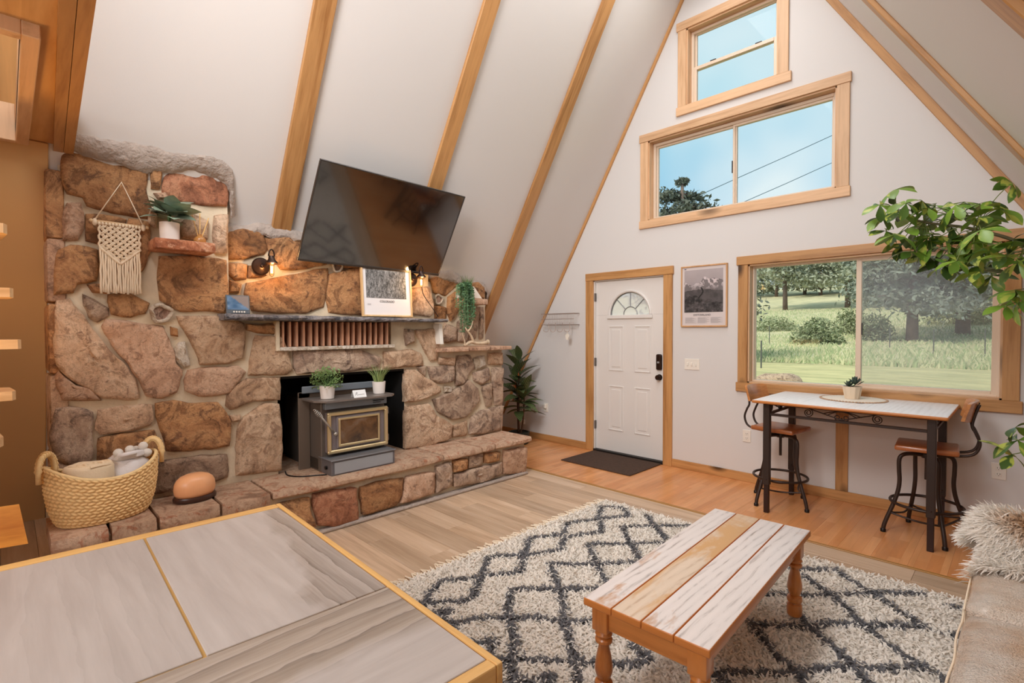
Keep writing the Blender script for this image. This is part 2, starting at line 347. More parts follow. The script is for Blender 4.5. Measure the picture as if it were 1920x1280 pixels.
STONES=[
('L',0,[(-4.8,2.509),(-4.742,2.6),(-4.685,2.622),(-4.593,2.613),(-4.49,2.6),(-4.386,2.59),(-4.391,2.514),(-4.406,2.387),(-4.377,2.25),(-4.389,2.2),(-4.44,2.201),(-4.58,2.209),(-4.692,2.229),(-4.716,2.278),(-4.782,2.286),(-4.802,2.351),(-4.808,2.431)]),
('L',0,[(-4.376,2.592),(-4.313,2.607),(-4.316,2.53),(-4.329,2.406),(-4.369,2.394),(-4.373,2.5)]),
('L',4,[(-4.296,2.616),(-4.237,2.646),(-4.202,2.615),(-4.219,2.586),(-4.285,2.575)]),
('L',0,[(-4.116,2.597),(-4.059,2.651),(-4.012,2.625),(-4.024,2.589),(-4.085,2.586)]),
('L',4,[(-3.989,2.621),(-3.929,2.632),(-3.917,2.574),(-3.965,2.588)]),
('L',3,[(-4.296,2.521),(-4.207,2.557),(-4.11,2.573),(-4.009,2.559),(-3.924,2.533),(-3.931,2.36),(-4.021,2.348),(-4.13,2.345),(-4.242,2.341),(-4.309,2.379),(-4.302,2.452)]),
('L',2,[(-4.362,2.36),(-4.303,2.375),(-4.271,2.354),(-4.334,2.334)]),
('L',2,[(-4.786,2.226),(-4.731,2.241),(-4.719,2.179),(-4.721,2.088),(-4.741,2.023),(-4.807,2.004),(-4.809,2.124)]),
('L',0,[(-4.704,2.171),(-4.62,2.182),(-4.513,2.175),(-4.515,2.047),(-4.603,2.019),(-4.699,2.016)]),
('L',0,[(-4.497,2.175),(-4.393,2.175),(-4.391,1.982),(-4.446,1.835),(-4.508,1.856),(-4.508,2.039)]),
('L',0,[(-4.833,1.943),(-4.778,1.978),(-4.657,1.969),(-4.653,1.895),(-4.662,1.785),(-4.757,1.753),(-4.771,1.706),(-4.852,1.684),(-4.845,1.837)]),
('L',0,[(-4.607,1.693),(-4.519,1.716),(-4.399,1.658),(-4.422,1.588),(-4.493,1.565),(-4.589,1.579)]),
('L',1,[(-4.213,2.192),(-4.147,2.264),(-4.058,2.234),(-4.06,2.111),(-4.206,2.093)]),
('L',1,[(-4.011,2.269),(-3.931,2.296),(-3.94,2.029),(-4.011,2.014),(-4.018,2.146)]),
('L',1,[(-4.386,2.256),(-4.349,2.244),(-4.354,2.147),(-4.388,2.16)]),
('L',0,[(-4.339,1.953),(-4.216,1.97),(-4.111,1.971),(-3.95,1.971),(-3.943,1.813),(-3.938,1.726),(-3.955,1.601),(-4.074,1.616),(-4.222,1.606),(-4.334,1.676),(-4.344,1.815)]),
('L',0,[(-4.705,1.747),(-4.634,1.76),(-4.608,1.71),(-4.675,1.711)]),
('M',0,[(-3.905,2.196),(-3.802,2.221),(-3.663,2.228),(-3.628,2.096),(-3.654,2.058),(-3.795,2.009),(-3.912,1.987)]),
('M',0,[(-3.639,2.173),(-3.499,2.204),(-3.378,2.217),(-3.266,2.12),(-3.155,2.027),(-3.344,1.973),(-3.526,1.95),(-3.604,2.061)]),
('M',0,[(-3.134,2.147),(-2.881,2.175),(-2.839,2.024),(-3.012,2.003),(-3.122,2.032)]),
('M',0,[(-3.898,1.954),(-3.781,1.965),(-3.782,1.861),(-3.85,1.845),(-3.904,1.884)]),
('M',0,[(-3.768,1.952),(-3.687,1.953),(-3.637,1.901),(-3.762,1.865)]),
('M',0,[(-3.905,1.836),(-3.821,1.819),(-3.832,1.754),(-3.901,1.745)]),
('M',0,[(-3.779,1.822),(-3.574,1.876),(-3.382,1.925),(-3.152,1.991),(-3.146,1.901),(-3.183,1.671),(-3.336,1.616),(-3.578,1.611),(-3.744,1.628),(-3.791,1.742)]),
('M',0,[(-3.134,1.938),(-3.026,1.973),(-2.868,2.017),(-2.624,2.035),(-2.629,1.628),(-2.866,1.61),(-3.138,1.62),(-3.159,1.72)]),
('M',0,[(-2.6,2.051),(-2.369,2.056),(-2.368,1.633),(-2.6,1.629)]),
('M',1,[(-2.345,1.865),(-2.117,1.893),(-2.085,1.761),(-2.078,1.639),(-2.119,1.605),(-2.344,1.634)]),
('R',0,[(-2.034,2.014),(-1.705,2.022),(-1.622,1.981),(-1.764,1.875),(-1.825,1.827),(-1.978,1.852),(-2.0,1.942)]),
('R',0,[(-1.967,1.72),(-1.826,1.709),(-1.827,1.568),(-1.961,1.582)]),
('R',0,[(-1.795,1.81),(-1.629,1.915),(-1.619,1.735),(-1.766,1.568),(-1.806,1.648)]),
('R',4,[(-1.847,1.543),(-1.699,1.495),(-1.7,1.36),(-1.845,1.346)]),
('R',4,[(-1.673,1.553),(-1.599,1.586),(-1.535,1.487),(-1.547,1.345),(-1.668,1.353)]),
('R',4,[(-1.615,1.682),(-1.49,1.727),(-1.388,1.721),(-1.396,1.555),(-1.426,1.385),(-1.514,1.356),(-1.595,1.504)]),
('R',4,[(-1.363,1.722),(-1.304,1.724),(-1.317,1.387),(-1.365,1.371)]),
('R',0,[(-1.422,1.943),(-1.314,1.955),(-1.306,1.816),(-1.351,1.82)]),
('L',0,[(-3.816,1.514),(-3.551,1.515),(-3.563,1.443),(-3.696,1.456),(-3.812,1.477)]),
('L',1,[(-3.753,1.434),(-3.573,1.426),(-3.541,1.345),(-3.492,1.176),(-3.53,1.14),(-3.711,1.15),(-3.806,1.146),(-3.794,1.25)]),
('L',4,[(-3.484,1.317),(-3.258,1.316),(-2.918,1.3),(-2.732,1.232),(-2.733,1.156),(-2.991,1.137),(-3.26,1.14),(-3.451,1.134),(-3.474,1.187)]),
('L',1,[(-2.692,1.281),(-2.403,1.291),(-2.304,1.251),(-2.263,1.138),(-2.455,1.141),(-2.692,1.134)]),
('L',4,[(-2.472,1.477),(-2.388,1.477),(-2.381,1.36),(-2.458,1.333)]),
('L',1,[(-2.363,1.47),(-2.096,1.494),(-2.089,1.352),(-2.126,1.191),(-2.191,1.186),(-2.262,1.296)]),
('L',1,[(-4.845,1.649),(-4.79,1.667),(-4.751,1.596),(-4.666,1.453),(-4.614,1.36),(-4.523,1.244),(-4.48,1.162),(-4.463,1.047),(-4.53,1.042),(-4.64,1.063),(-4.741,1.149),(-4.798,1.202),(-4.849,1.278),(-4.857,1.392),(-4.85,1.513)]),
('L',2,[(-4.853,1.244),(-4.805,1.187),(-4.771,1.146),(-4.701,1.117),(-4.65,1.053),(-4.825,1.066),(-4.853,1.157)]),
('L',4,[(-4.732,1.692),(-4.676,1.663),(-4.611,1.615),(-4.609,1.574),(-4.658,1.532),(-4.696,1.556),(-4.72,1.63)]),
('L',2,[(-4.623,1.544),(-4.522,1.536),(-4.415,1.511),(-4.329,1.502),(-4.3,1.424),(-4.264,1.331),(-4.258,1.248),(-4.224,1.209),(-4.256,1.067),(-4.34,1.037),(-4.421,1.058),(-4.453,1.16),(-4.523,1.288),(-4.59,1.385),(-4.635,1.501)]),
('L',1,[(-4.25,1.565),(-4.117,1.571),(-3.954,1.573),(-3.84,1.526),(-3.832,1.417),(-3.851,1.279),(-3.932,1.249),(-4.112,1.242),(-4.141,1.346),(-4.204,1.488)]),
('L',5,[(-4.233,1.393),(-4.209,1.402),(-4.175,1.246),(-4.212,1.229),(-4.253,1.275),(-4.255,1.359)]),
('L',0,[(-4.285,1.495),(-4.249,1.486),(-4.242,1.442),(-4.278,1.444)]),
('L',2,[(-4.187,1.205),(-4.063,1.217),(-3.88,1.216),(-3.832,1.176),(-3.865,1.118),(-3.937,1.036),(-4.006,1.024),(-4.124,1.026),(-4.203,1.069),(-4.207,1.142)]),
('L',1,[(-3.924,1.051),(-3.814,1.12),(-3.584,1.12),(-3.581,0.951),(-3.779,0.961),(-3.928,0.912),(-3.956,0.939),(-3.946,1.005)]),
('L',4,[(-4.861,1.021),(-4.795,1.022),(-4.697,0.982),(-4.704,0.841),(-4.7,0.756),(-4.712,0.674),(-4.801,0.674),(-4.871,0.744),(-4.882,0.868)]),
('L',1,[(-4.666,0.987),(-4.531,0.997),(-4.404,0.997),(-4.395,0.904),(-4.406,0.871),(-4.505,0.849),(-4.655,0.841),(-4.677,0.88)]),
('L',0,[(-4.669,0.809),(-4.562,0.825),(-4.39,0.827),(-4.369,0.764),(-4.365,0.654),(-4.422,0.628),(-4.671,0.666)]),
('L',0,[(-4.376,0.994),(-4.271,1.005),(-4.151,0.974),(-4.019,0.97),(-3.983,0.92),(-3.938,0.826),(-3.944,0.66),(-4.072,0.653),(-4.314,0.68),(-4.334,0.786),(-4.369,0.918)]),
('L',1,[(-3.94,0.864),(-3.874,0.866),(-3.867,0.837),(-3.918,0.825)]),
('L',1,[(-3.878,0.776),(-3.842,0.843),(-3.701,0.929),(-3.604,0.918),(-3.584,0.709),(-3.581,0.411),(-3.708,0.421),(-3.894,0.429),(-3.896,0.629)]),
('L',4,[(-4.354,0.613),(-4.203,0.611),(-3.964,0.596),(-3.953,0.436),(-4.056,0.417),(-4.278,0.427),(-4.392,0.407)]),
('L',0,[(-4.685,0.639),(-4.402,0.597),(-4.428,0.385),(-4.688,0.435)]),
('L',4,[(-4.89,0.721),(-4.714,0.67),(-4.718,0.417),(-4.895,0.461)]),
('L',1,[(-2.468,1.107),(-2.364,1.1),(-2.249,1.02),(-2.091,0.926),(-2.073,0.878),(-2.324,0.816),(-2.479,0.816),(-2.483,0.977)]),
('L',4,[(-2.352,1.124),(-2.248,1.134),(-2.249,1.035)]),
('L',4,[(-2.228,1.125),(-1.919,1.117),(-1.911,0.98),(-2.064,0.956),(-2.18,0.998)]),
('L',1,[(-2.099,1.201),(-1.907,1.193),(-1.908,1.128),(-2.089,1.148)]),
('L',4,[(-1.875,1.209),(-1.698,1.211),(-1.632,1.088),(-1.72,1.026),(-1.811,0.928),(-1.888,0.918),(-1.878,1.101)]),
('L',5,[(-1.652,1.174),(-1.508,1.202),(-1.484,1.101),(-1.618,1.064)]),
('L',1,[(-1.449,1.22),(-1.258,1.222),(-1.249,1.099),(-1.45,1.109)]),
('L',4,[(-1.662,1.024),(-1.46,1.073),(-1.438,0.953),(-1.553,0.908),(-1.642,0.95)]),
('L',4,[(-1.388,1.069),(-1.246,1.061),(-1.249,0.659),(-1.353,0.67),(-1.399,0.892)]),
('L',4,[(-2.171,0.801),(-1.916,0.874),(-1.72,0.963),(-1.607,0.869),(-1.575,0.744),(-1.768,0.594),(-1.94,0.59),(-2.101,0.683)]),
('L',4,[(-1.546,0.882),(-1.424,0.907),(-1.403,0.676),(-1.477,0.667)]),
('L',5,[(-2.039,0.914),(-1.942,0.912),(-1.953,0.862),(-2.029,0.869)]),
('L',1,[(-2.475,0.766),(-2.227,0.772),(-2.134,0.651),(-1.949,0.539),(-1.969,0.413),(-2.231,0.374),(-2.475,0.388)]),
('L',1,[(-1.923,0.519),(-1.746,0.546),(-1.747,0.405),(-1.924,0.409)]),
('L',4,[(-1.689,0.575),(-1.554,0.629),(-1.236,0.649),(-1.25,0.397),(-1.556,0.389),(-1.713,0.412)]),
('H',3,[(-3.512,0.29),(-3.361,0.287),(-3.185,0.267),(-3.168,0.031),(-3.364,0.022),(-3.478,0.065),(-3.501,0.179)]),
('H',0,[(-3.143,0.258),(-2.961,0.269),(-2.757,0.257),(-2.775,0.137),(-2.824,0.052),(-3.125,0.049)]),
('H',2,[(-2.731,0.253),(-2.449,0.242),(-2.457,0.067),(-2.792,0.053),(-2.751,0.172)]),
('H',4,[(-2.426,0.28),(-2.276,0.295),(-2.26,0.084),(-2.421,0.053)]),
('H',0,[(-2.237,0.305),(-2.077,0.291),(-2.078,0.202),(-2.23,0.203)]),
('H',4,[(-2.046,0.302),(-1.877,0.302),(-1.89,0.207),(-2.047,0.198)]),
('H',0,[(-1.855,0.3),(-1.652,0.28),(-1.667,0.206),(-1.856,0.21)]),
('H',4,[(-2.238,0.173),(-1.949,0.177),(-1.641,0.175),(-1.633,0.065),(-1.907,0.04),(-2.231,0.071)]),
('H',2,[(-1.606,0.282),(-1.3,0.272),(-1.313,0.019),(-1.607,0.053)]),
('H',0,[(-3.756,0.279),(-3.547,0.281),(-3.534,0.15),(-3.496,0.065),(-3.712,0.077)]),
]
RUGLINES=[[(0.04,-3.51),(-0.02,-3.41),(-0.09,-3.29),(0.01,-3.15),(0.03,-3.09),(-0.11,-2.91),(-0.1,-2.84),(0.0,-2.73),(-0.01,-2.67),(-0.14,-2.48),(-0.01,-2.27),(-0.13,-2.08),(-0.01,-1.87),(-0.15,-1.61),(-0.02,-1.51)],[(0.05,-3.51),(0.09,-3.43),(0.19,-3.33),(0.17,-3.27),(0.07,-3.13),(0.04,-3.08),(0.16,-2.89),(0.12,-2.82),(0.02,-2.72),(0.14,-2.47),(0.02,-2.3),(0.15,-2.05),(0.04,-1.89),(-0.01,-1.86),(0.12,-1.64),(-0.0,-1.52)],[(0.29,-3.52),(0.36,-3.38),(0.45,-3.29),(0.55,-3.19),(0.68,-3.11),(0.79,-2.99)],[(0.6,-2.73),(0.44,-2.89),(0.27,-3.07),(0.42,-3.25),(0.49,-3.3),(0.62,-3.39),(0.7,-3.51),(0.82,-3.6)],[(0.6,-2.27),(0.43,-2.48),(0.39,-2.52),(0.22,-2.68),(0.34,-2.78),(0.46,-2.88),(0.61,-3.02),(0.68,-3.11),(0.79,-3.2),(0.9,-3.3),(1.01,-3.41)],[(0.56,-1.9),(0.41,-2.08),(0.38,-2.11),(0.21,-2.27),(0.39,-2.45),(0.54,-2.58),(0.6,-2.63),(0.75,-2.72)],[(0.55,-1.49),(0.36,-1.68),(0.2,-1.86),(0.39,-2.05),(0.58,-2.23)],[(0.21,-1.52),(0.38,-1.69),(0.54,-1.83)],[(0.64,-3.55),(0.71,-3.49),(0.82,-3.39),(0.9,-3.32),(0.99,-3.25),(1.1,-3.16),(1.13,-3.07),(1.03,-3.03)],[(0.29,-3.52),(0.35,-3.53)],[(1.28,-1.71),(1.34,-1.67),(1.49,-1.52),(1.68,-1.69),(1.77,-1.75),(1.86,-1.83),(1.96,-1.9)],[(1.72,-1.68),(1.9,-1.52)],[(1.36,-1.73),(1.44,-1.79),(1.55,-1.87),(1.66,-1.99),(1.73,-2.09),(1.82,-2.16),(1.91,-2.24),(1.97,-2.27),(2.01,-2.29)],[(1.31,-2.11),(1.42,-2.0),(1.48,-1.96),(1.61,-1.8),(1.69,-1.73)],[(1.73,-2.09),(1.87,-1.97),(1.96,-1.9)],[(1.34,-2.47),(1.42,-2.42),(1.54,-2.32),(1.6,-2.22),(1.69,-2.13)],[(1.34,-2.46),(1.43,-2.55),(1.54,-2.66),(1.62,-2.7),(1.66,-2.75)],[(1.48,-2.21),(1.57,-2.31),(1.68,-2.39),(1.75,-2.46),(1.8,-2.52),(1.85,-2.57)],[(1.37,-2.97),(1.46,-2.85),(1.6,-2.74),(1.68,-2.61),(1.76,-2.51),(1.86,-2.43),(2.0,-2.28)],[(2.03,-1.57),(2.07,-1.57),(2.15,-1.56)],[(2.11,-1.93),(2.05,-1.91),(2.1,-1.84),(2.14,-1.78)],[(2.07,-2.33),(2.13,-2.24)],[(1.37,-2.97),(1.46,-2.98)]]
# ================================================================== the room
KL, KR = 1.696, 1.629                        # slopes of the two roof sides
DL, DR = 5.384, 6.08                         # white surfaces: z = KL*x+DL , z = DR-KR*x
xl = lambda z, d=DL: (z-d)/KL
xr = lambda z, d=DR: (d-z)/KR
NL = Vector((KL, 0, -1)).normalized(); NR = Vector((-KR, 0, -1)).normalized()
AX = (DR-DL)/(KL+KR); AZ = KL*AX+DL
YB = -9.0
def beam(name, p0, p1, wdir, w, t, mat, parent=None, ndir=None, r=.004):
    p0, p1 = Vector(p0), Vector(p1); d = (p1-p0); L = d.length; x = d.normalized(); y = Vector(wdir).normalized(); z = x.cross(y)
    if ndir is not None and z.dot(Vector(ndir)) < 0: y = -y; z = -z
    mb = MB().bev((0, -w/2, 0), (L, w/2, t), r, 1)
    o = mb.build(name, mat); M = Matrix(((x.x, y.x, z.x, p0.x), (x.y, y.y, z.y, p0.y), (x.z, y.z, z.z, p0.z), (0, 0, 0, 1)))
    if parent is not None: o.parent = parent; M = Matrix.Translation(-wloc(parent)) @ M
    o.matrix_local = M; return o
# sloping side walls
struct(MB().prism([(xl(-.3), -.3), (AX, AZ), (AX, AZ+.3), (xl(-.3)-.25, -.3)], 'y', YB-.2, .2).build('wall_left', WHITE), 'white sloping left wall of the room')
struct(MB().prism([(xr(-.3), -.3), (AX, AZ), (AX, AZ+.3), (xr(-.3)+.25, -.3)], 'y', YB-.2, .2).build('wall_right', WHITE), 'white sloping right wall of the room')
# gable wall with its openings
HOLES = [(-1.403, -.475, -.01, 2.06), (.405, 2.169, .957, 2.088), (-.668, 1.127, 2.672, 3.535), (-.23, .655, 3.79, 4.575)]
def gable():
    mb = MB(); zs = sorted({-.3, AZ-.02}|{h[2] for h in HOLES}|{h[3] for h in HOLES})
    for za, zb in zip(zs[:-1], zs[1:]):
        hs = sorted([h for h in HOLES if h[2] <= za+1e-6 and h[3] >= zb-1e-6])
        cur = (xl(za)-.02, xl(zb)-.02)
        for h in hs+[None]:
            nx = (h[0], h[0]) if h else (xr(za)+.02, xr(zb)+.02)
            mb.prism([(cur[0], za), (nx[0], za), (nx[1], zb), (cur[1], zb)], 'y', 0, .16)
            if h: cur = (h[1], h[1])
    return mb
struct(gable().build('wall_front', WHITE), 'white gable wall with door and windows')
struct(MB().prism([(xl(-.3), -.3), (xr(-.3), -.3), (AX, AZ)], 'y', YB-.15, YB).build('wall_back', WHITE))
# floor: slab, grey planks across the room, honey strip boards along the gable
GREYP = wood('grey_beige_plank', (206, 178, 150), (166, 136, 108), 'x', 8, 16, .38, rnd=.22, c3=(226, 202, 178))
m, t, b, o_ = nodes('honey_strip_board'); MATS['honey_strip_board'] = m
v = coords(t); br = t.nodes.new('ShaderNodeTexBrick')
sp = t.nodes.new('ShaderNodeSeparateXYZ'); cb = t.nodes.new('ShaderNodeCombineXYZ'); t.links.new(v, sp.inputs[0]); t.links.new(sp.outputs['Y'], cb.inputs['X']); t.links.new(sp.outputs['X'], cb.inputs['Y'])
t.links.new(cb.outputs[0], br.inputs['Vector'])
for k_, v_ in (('Color1', lin(232, 168, 112)), ('Color2', lin(214, 144, 88)), ('Mortar', lin(204, 136, 82))): br.inputs[k_].default_value = v_
br.inputs['Scale'].default_value = 1; br.inputs['Mortar Size'].default_value = .0008; br.inputs['Brick Width'].default_value = .36; br.inputs['Row Height'].default_value = .0627; br.inputs['Bias'].default_value = 0
gn = ramp(t, tnoise(t, coords(t, 'y', 12, 1), 12, 5, .6, .6), [(.3, (.82, .8, .78, 1)), (.7, (1.08, 1.08, 1.08, 1))])
t.links.new(mix(t, 1.0, br.outputs['Color'], gn, 'MULTIPLY'), b.inputs['Base Color']); setp(b, 'Roughness', .3)
HONEY = m
FL = struct(MB().box((-3.6, YB-.1, -.3), (4.1, .16, -.012)).build('floor', plain('subfloor', (120, 96, 76), .8)), 'grey plank floor with a honey strip by the door')
pw, pl_ = .18, 1.22
pm = MB().bev((0, 0, 0), (pl_-.0015, pw-.0015, .012), .0015, 1).build('floor_plank', GREYP, FL); src = pm.data
first = True; k = 0; y = -1.15-pw; row = 0
while y > -6.4:
    x = -3.05-(row*.47 % 1.22); row += 1
    while x < 3.55:
        M = Matrix.Translation((x, y, -.012))
        if first: pm.matrix_local = M; first = False
        else: inst('floor_plank', src, FL, M)
        x += pl_
    y -= pw
struct(MB().box((-3.05, YB, -.013), (3.55, y+pw-.002, 0)).build('trim_1', GREYP), 'grey plank floor at the back of the room')
hb = MB().bev((0, 0, 0), (.1885, 1.122, .012), .0004, 1).build('floor_board', HONEY, FL); hb.matrix_local = Matrix.Translation((-3.13, -1.122, -.012))
for i in range(1, 36): inst('floor_board', hb.data, FL, Matrix.Translation((-3.13+.189*i, -1.122, -.012)))
struct(MB().bev((-3.1, -1.15, -.01), (3.5, -1.124, .006), .003, 1).build('trim_2', plain('threshold_strip', (168, 122, 62), .35)), 'narrow wooden threshold strip between the two floors')
# rafters
RAF = [(-1.03, None), (-2.265, 2.13), (-3.52, 2.195), (-4.88, 2.80)]
tn = 3
for yc, zlo in RAF:
    z0 = zlo if zlo else .02; d = KL*0+DL
    struct(beam('trim_%d' % tn, (xl(z0), yc, z0), (AX-.02, yc, AZ-.02*KL), (0, 1, 0), .145, .032, PINE_X, ndir=NL), 'flat pine rafter on the left slope'); tn += 1
for yc in (-1.25, -2.95, -4.4):
    struct(beam('trim_%d' % tn, (xr(.05), yc, .05), (AX+.02, yc, AZ-.02*KR), (0, 1, 0), .145, .028, PINE_X, ndir=NR), 'flat pine rafter on the right slope'); tn += 1
# strips where the slopes meet the gable wall
struct(beam('trim_%d' % tn, (xl(.02), -.012, .02), (AX, -.012, AZ), (0, 1, 0), .024, .032, PINE_X, ndir=NL, r=.002), 'thin pine strip along the left gable edge'); tn += 1
struct(beam('trim_%d' % tn, (xr(.02), -.02, .02), (AX, -.02, AZ), (0, 1, 0), .04, .055, PINE_X, ndir=NR, r=.002), 'pine strip along the right gable edge'); tn += 1
# baseboards and the post under the window
struct(MB().bev((-3.12, -.018, 0), (-1.511, 0, .086), .003, 1).build('baseboard_left', PINE_X), 'pine baseboard left of the door')
struct(MB().bev((-.372, -.018, 0), (3.55, 0, .086), .003, 1).build('baseboard_right', PINE_X), 'pine baseboard right of the door')
struct(MB().bev((1.145, -.016, .086), (1.237, 0, .87), .003, 1).build('trim_%d' % tn, PINE_Z), 'short pine post under the window sill'); tn += 1

# ------------------------------------------------------------------ windows
GL = glass('window_glass'); GLS = glass('screened_glass', (.92, .93, .95, 1), .13, (.66, .70, .72, 1))
def casing(R, x0, x1, zsill0, zsill1, zh0, zh1, hx0, hx1, side=.095, mX=PINE_X, mZ=PINE_Z, ih=None):
    ox0, ox1, oz0, oz1 = ih
    MB().bev((hx0, -.026, zh0), (hx1, 0, zh1), .003, 1).build('head_casing', mX, R)
    MB().bev((x0, -.026, zsill0), (x1, 0, zsill1), .003, 1).build('sill_casing', mX, R)
    for a, b_ in ((ox0-side, ox0), (ox1, ox1+side)): MB().bev((a, -.02, zsill1), (b_, 0, zh0), .003, 1).build('side_casing', mZ, R)
    # jambs
    for lo, hi, mm in (((ox0-.002, -.004, oz0), (ox0+.014, .15, oz1), PINEL_Z), ((ox1-.014, -.004, oz0), (ox1+.002, .15, oz1), PINEL_Z),
                       ((ox0, -.004, oz1-.014), (ox1, .15, oz1+.002), PINEL_X), ((ox0, -.004, oz0-.002), (ox1, .15, oz0+.012), PINEL_X)):
        MB().box(lo, hi).build('jamb', mm, R)
def frame_ring(x0, x1, z0, z1, w, y0, y1):
    mb = MB()
    mb.bev((x0, y0, z0), (x0+w, y1, z1), .003, 1); mb.bev((x1-w, y0, z0), (x1, y1, z1), .003, 1)
    mb.bev((x0+w, y0, z0), (x1-w, y1, z0+w), .003, 1); mb.bev((x0+w, y0, z1-w), (x1-w, y1, z1), .003, 1); return mb
def pane(R, x0, x1, z0, z1, y, mat): MB().box((x0, y, z0), (x1, y+.004, z1)).build('pane', mat, R)
# wide lower window
w1 = sroot('window_1', (1.287, 0, .957), 'wide sliding window over the bar table')
casing(w1, .30, 2.275, .87, .957, 2.088, 2.17, .30, 2.275, .09, ih=(.405, 2.169, .957, 2.088))
frame_ring(.417, 2.157, .967, 2.076, .016, .075, .14).build('window_frame', VINYL, w1)
frame_ring(.425, 1.285, .970, 2.068, .012, .105, .135).build('sash', VINYL, w1)
s_ = MB(); s_.bev((1.262, .08, .97), (1.302, .125, 2.07), .003, 1); s_.bev((2.108, .08, .97), (2.15, .125, 2.07), .003, 1); s_.bev((1.302, .08, .97), (2.108, .125, 1.008), .003, 1); s_.bev((1.302, .08, 2.04), (2.108, .125, 2.07), .003, 1)
s_.build('sash', VINYL, w1)
MB().bev((1.303, .078, 1.42), (1.312, .09, 1.52), .002, 1).build('latch', plain('dark_latch', (50, 50, 56), .4), w1)
pane(w1, .433, 1.265, .98, 2.06, .112, GL); pane(w1, 1.30, 2.11, 1.0, 2.045, .10, GLS)
# middle window
w2 = sroot('window_2', (.23, 0, 2.672), 'wide two pane window high over the door')
casing(w2, -.772, 1.231, 2.587, 2.672, 3.535, 3.62, -.772, 1.231, .094, PINEL_X, PINEL_Z, ih=(-.668, 1.127, 2.672, 3.535))
frame_ring(-.652, 1.112, 2.684, 3.52, .03, .075, .14).build('window_frame', VINYL, w2)
frame_ring(-.625, .25, 2.69, 3.49, .02, .10, .13).build('sash', VINYL, w2); frame_ring(.215, 1.092, 2.69, 3.49, .022, .085, .125).build('sash', VINYL, w2)
MB().bev((.205, .082, 3.02), (.216, .095, 3.14), .002, 1).build('latch', plain('dark_latch', (50, 50, 56), .4), w2)
pane(w2, -.61, .23, 2.70, 3.475, .115, GL); pane(w2, .235, 1.075, 2.70, 3.475, .103, GL)
# top window
w3 = sroot('window_3', (.21, 0, 3.79), 'small single hung window near the roof peak')
casing(w3, -.335, .77, 3.702, 3.79, 4.575, 4.66, -.335, .77, .09, PINEL_X, PINEL_Z, ih=(-.23, .655, 3.79, 4.575))
frame_ring(-.215, .641, 3.80, 4.562, .026, .075, .14).build('window_frame', VINYL, w3)
frame_ring(-.19, .618, 4.165, 4.55, .02, .11, .135).build('sash', VINYL, w3); frame_ring(-.195, .622, 3.805, 4.20, .034, .085, .12).build('sash', VINYL, w3)
for x in (-.02, .42): MB().bev((x, .082, 4.198), (x+.06, .11, 4.208), .002, 1).build('latch', plain('dark_latch', (50, 50, 56), .4), w3)
pane(w3, -.175, .605, 4.18, 4.54, .122, GL); pane(w3, -.165, .595, 3.83, 4.18, .102, GL)

# ------------------------------------------------------------------ door
dr = sroot('door_1', (-.94, 0, 0), 'white panelled entry door with a half round light')
MB().bev((-1.512, -.024, 0), (-1.403, 0, 2.06), .003, 1).build('side_casing', PINE_Z, dr); MB().bev((-.475, -.024, 0), (-.372, 0, 2.06), .003, 1).build('side_casing', PINE_Z, dr)
MB().bev((-1.512, -.03, 2.06), (-.36, 0, 2.148), .003, 1).build('head_casing', PINE_X, dr)
dm = plain('white_door_paint', (228, 224, 220), .45)
fr_ = MB().box((-1.403, .0, 0), (-1.392, .14, 2.06)).box((-.486, .0, 0), (-.475, .14, 2.06)).box((-1.403, 0, 2.049), (-.475, .14, 2.06)); fr_.build('door_frame', dm, dr)
def door_leaf():
    x0, x1, z0, z1, ya, yb = -1.39, -.488, .03, 2.046, .03, .074
    cx, cz, R = -.925, 1.642, .268; n = 24
    mb = MB(); mb.box((x0, ya, z0), (x1, yb, cz-.001))
    arc = [(cx+R*math.cos(PI*i/n), cz+R*math.sin(PI*i/n)) for i in range(n+1)]
    def edge(i):
        a = PI*i/n; c, s = math.cos(a), math.sin(a)
        tx = ((x1-cx)/c if c > 1e-6 else ((x0-cx)/c if c < -1e-6 else 1e9)); tz = (z1-cz)/s if s > 1e-6 else 1e9
        t_ = min(tx, tz); return (cx+c*t_, cz+s*t_)
    E_ = [edge(i) for i in range(n+1)]
    for i in range(n):
        mb.prism([arc[i], E_[i], E_[i+1], arc[i+1]], 'y', ya, yb)
        a, b_ = E_[i], E_[i+1]
        if abs(a[0]-b_[0]) > 1e-5 and abs(a[1]-b_[1]) > 1e-5: mb.prism([a, (x1 if a[0] > cx else x0, z1), b_], 'y', ya, yb)
    return mb, arc, (cx, cz, R)
lf, arc, (cx, cz, R) = door_leaf(); leaf = lf.build('door_leaf', dm, dr)
# half round light
rim = MB(); rim.tube([(cx+(R+.006)*math.cos(PI*i/24), .026, cz+(R+.006)*math.sin(PI*i/24)) for i in range(25)], .017, 8); rim.bev((cx-R-.03, .008, cz-.045), (cx+R+.03, .032, cz-.002), .006, 2)
rim.build('light_surround', dm, dr)
gp = MB(); gp.prism(arc, 'y', .05, .054); gp.build('pane', glass('frosted_door_glass', (.95, .97, .98, 1), .5, (.9, .9, .9, 1)), dr)
cm_ = MB(); came = plain('grey_came', (140, 140, 142), .4, .4)
for a in (45, 90, 135): cm_.tube([(cx+.09*math.cos(math.radians(a)), .047, cz+.09*math.sin(math.radians(a))), (cx+(R-.01)*math.cos(math.radians(a)), .047, cz+(R-.01)*math.sin(math.radians(a)))], .0055, 6)
cm_.tube([(cx+.09*math.cos(PI*i/12), .047, cz+.002+.09*math.sin(PI*i/12)) for i in range(13)], .0055, 6); cm_.tube([(cx+(R-.012)*math.cos(PI*i/24), .047, cz+(R-.012)*math.sin(PI*i/24)) for i in range(25)], .006, 6)
cm_.build('came', came, dr)
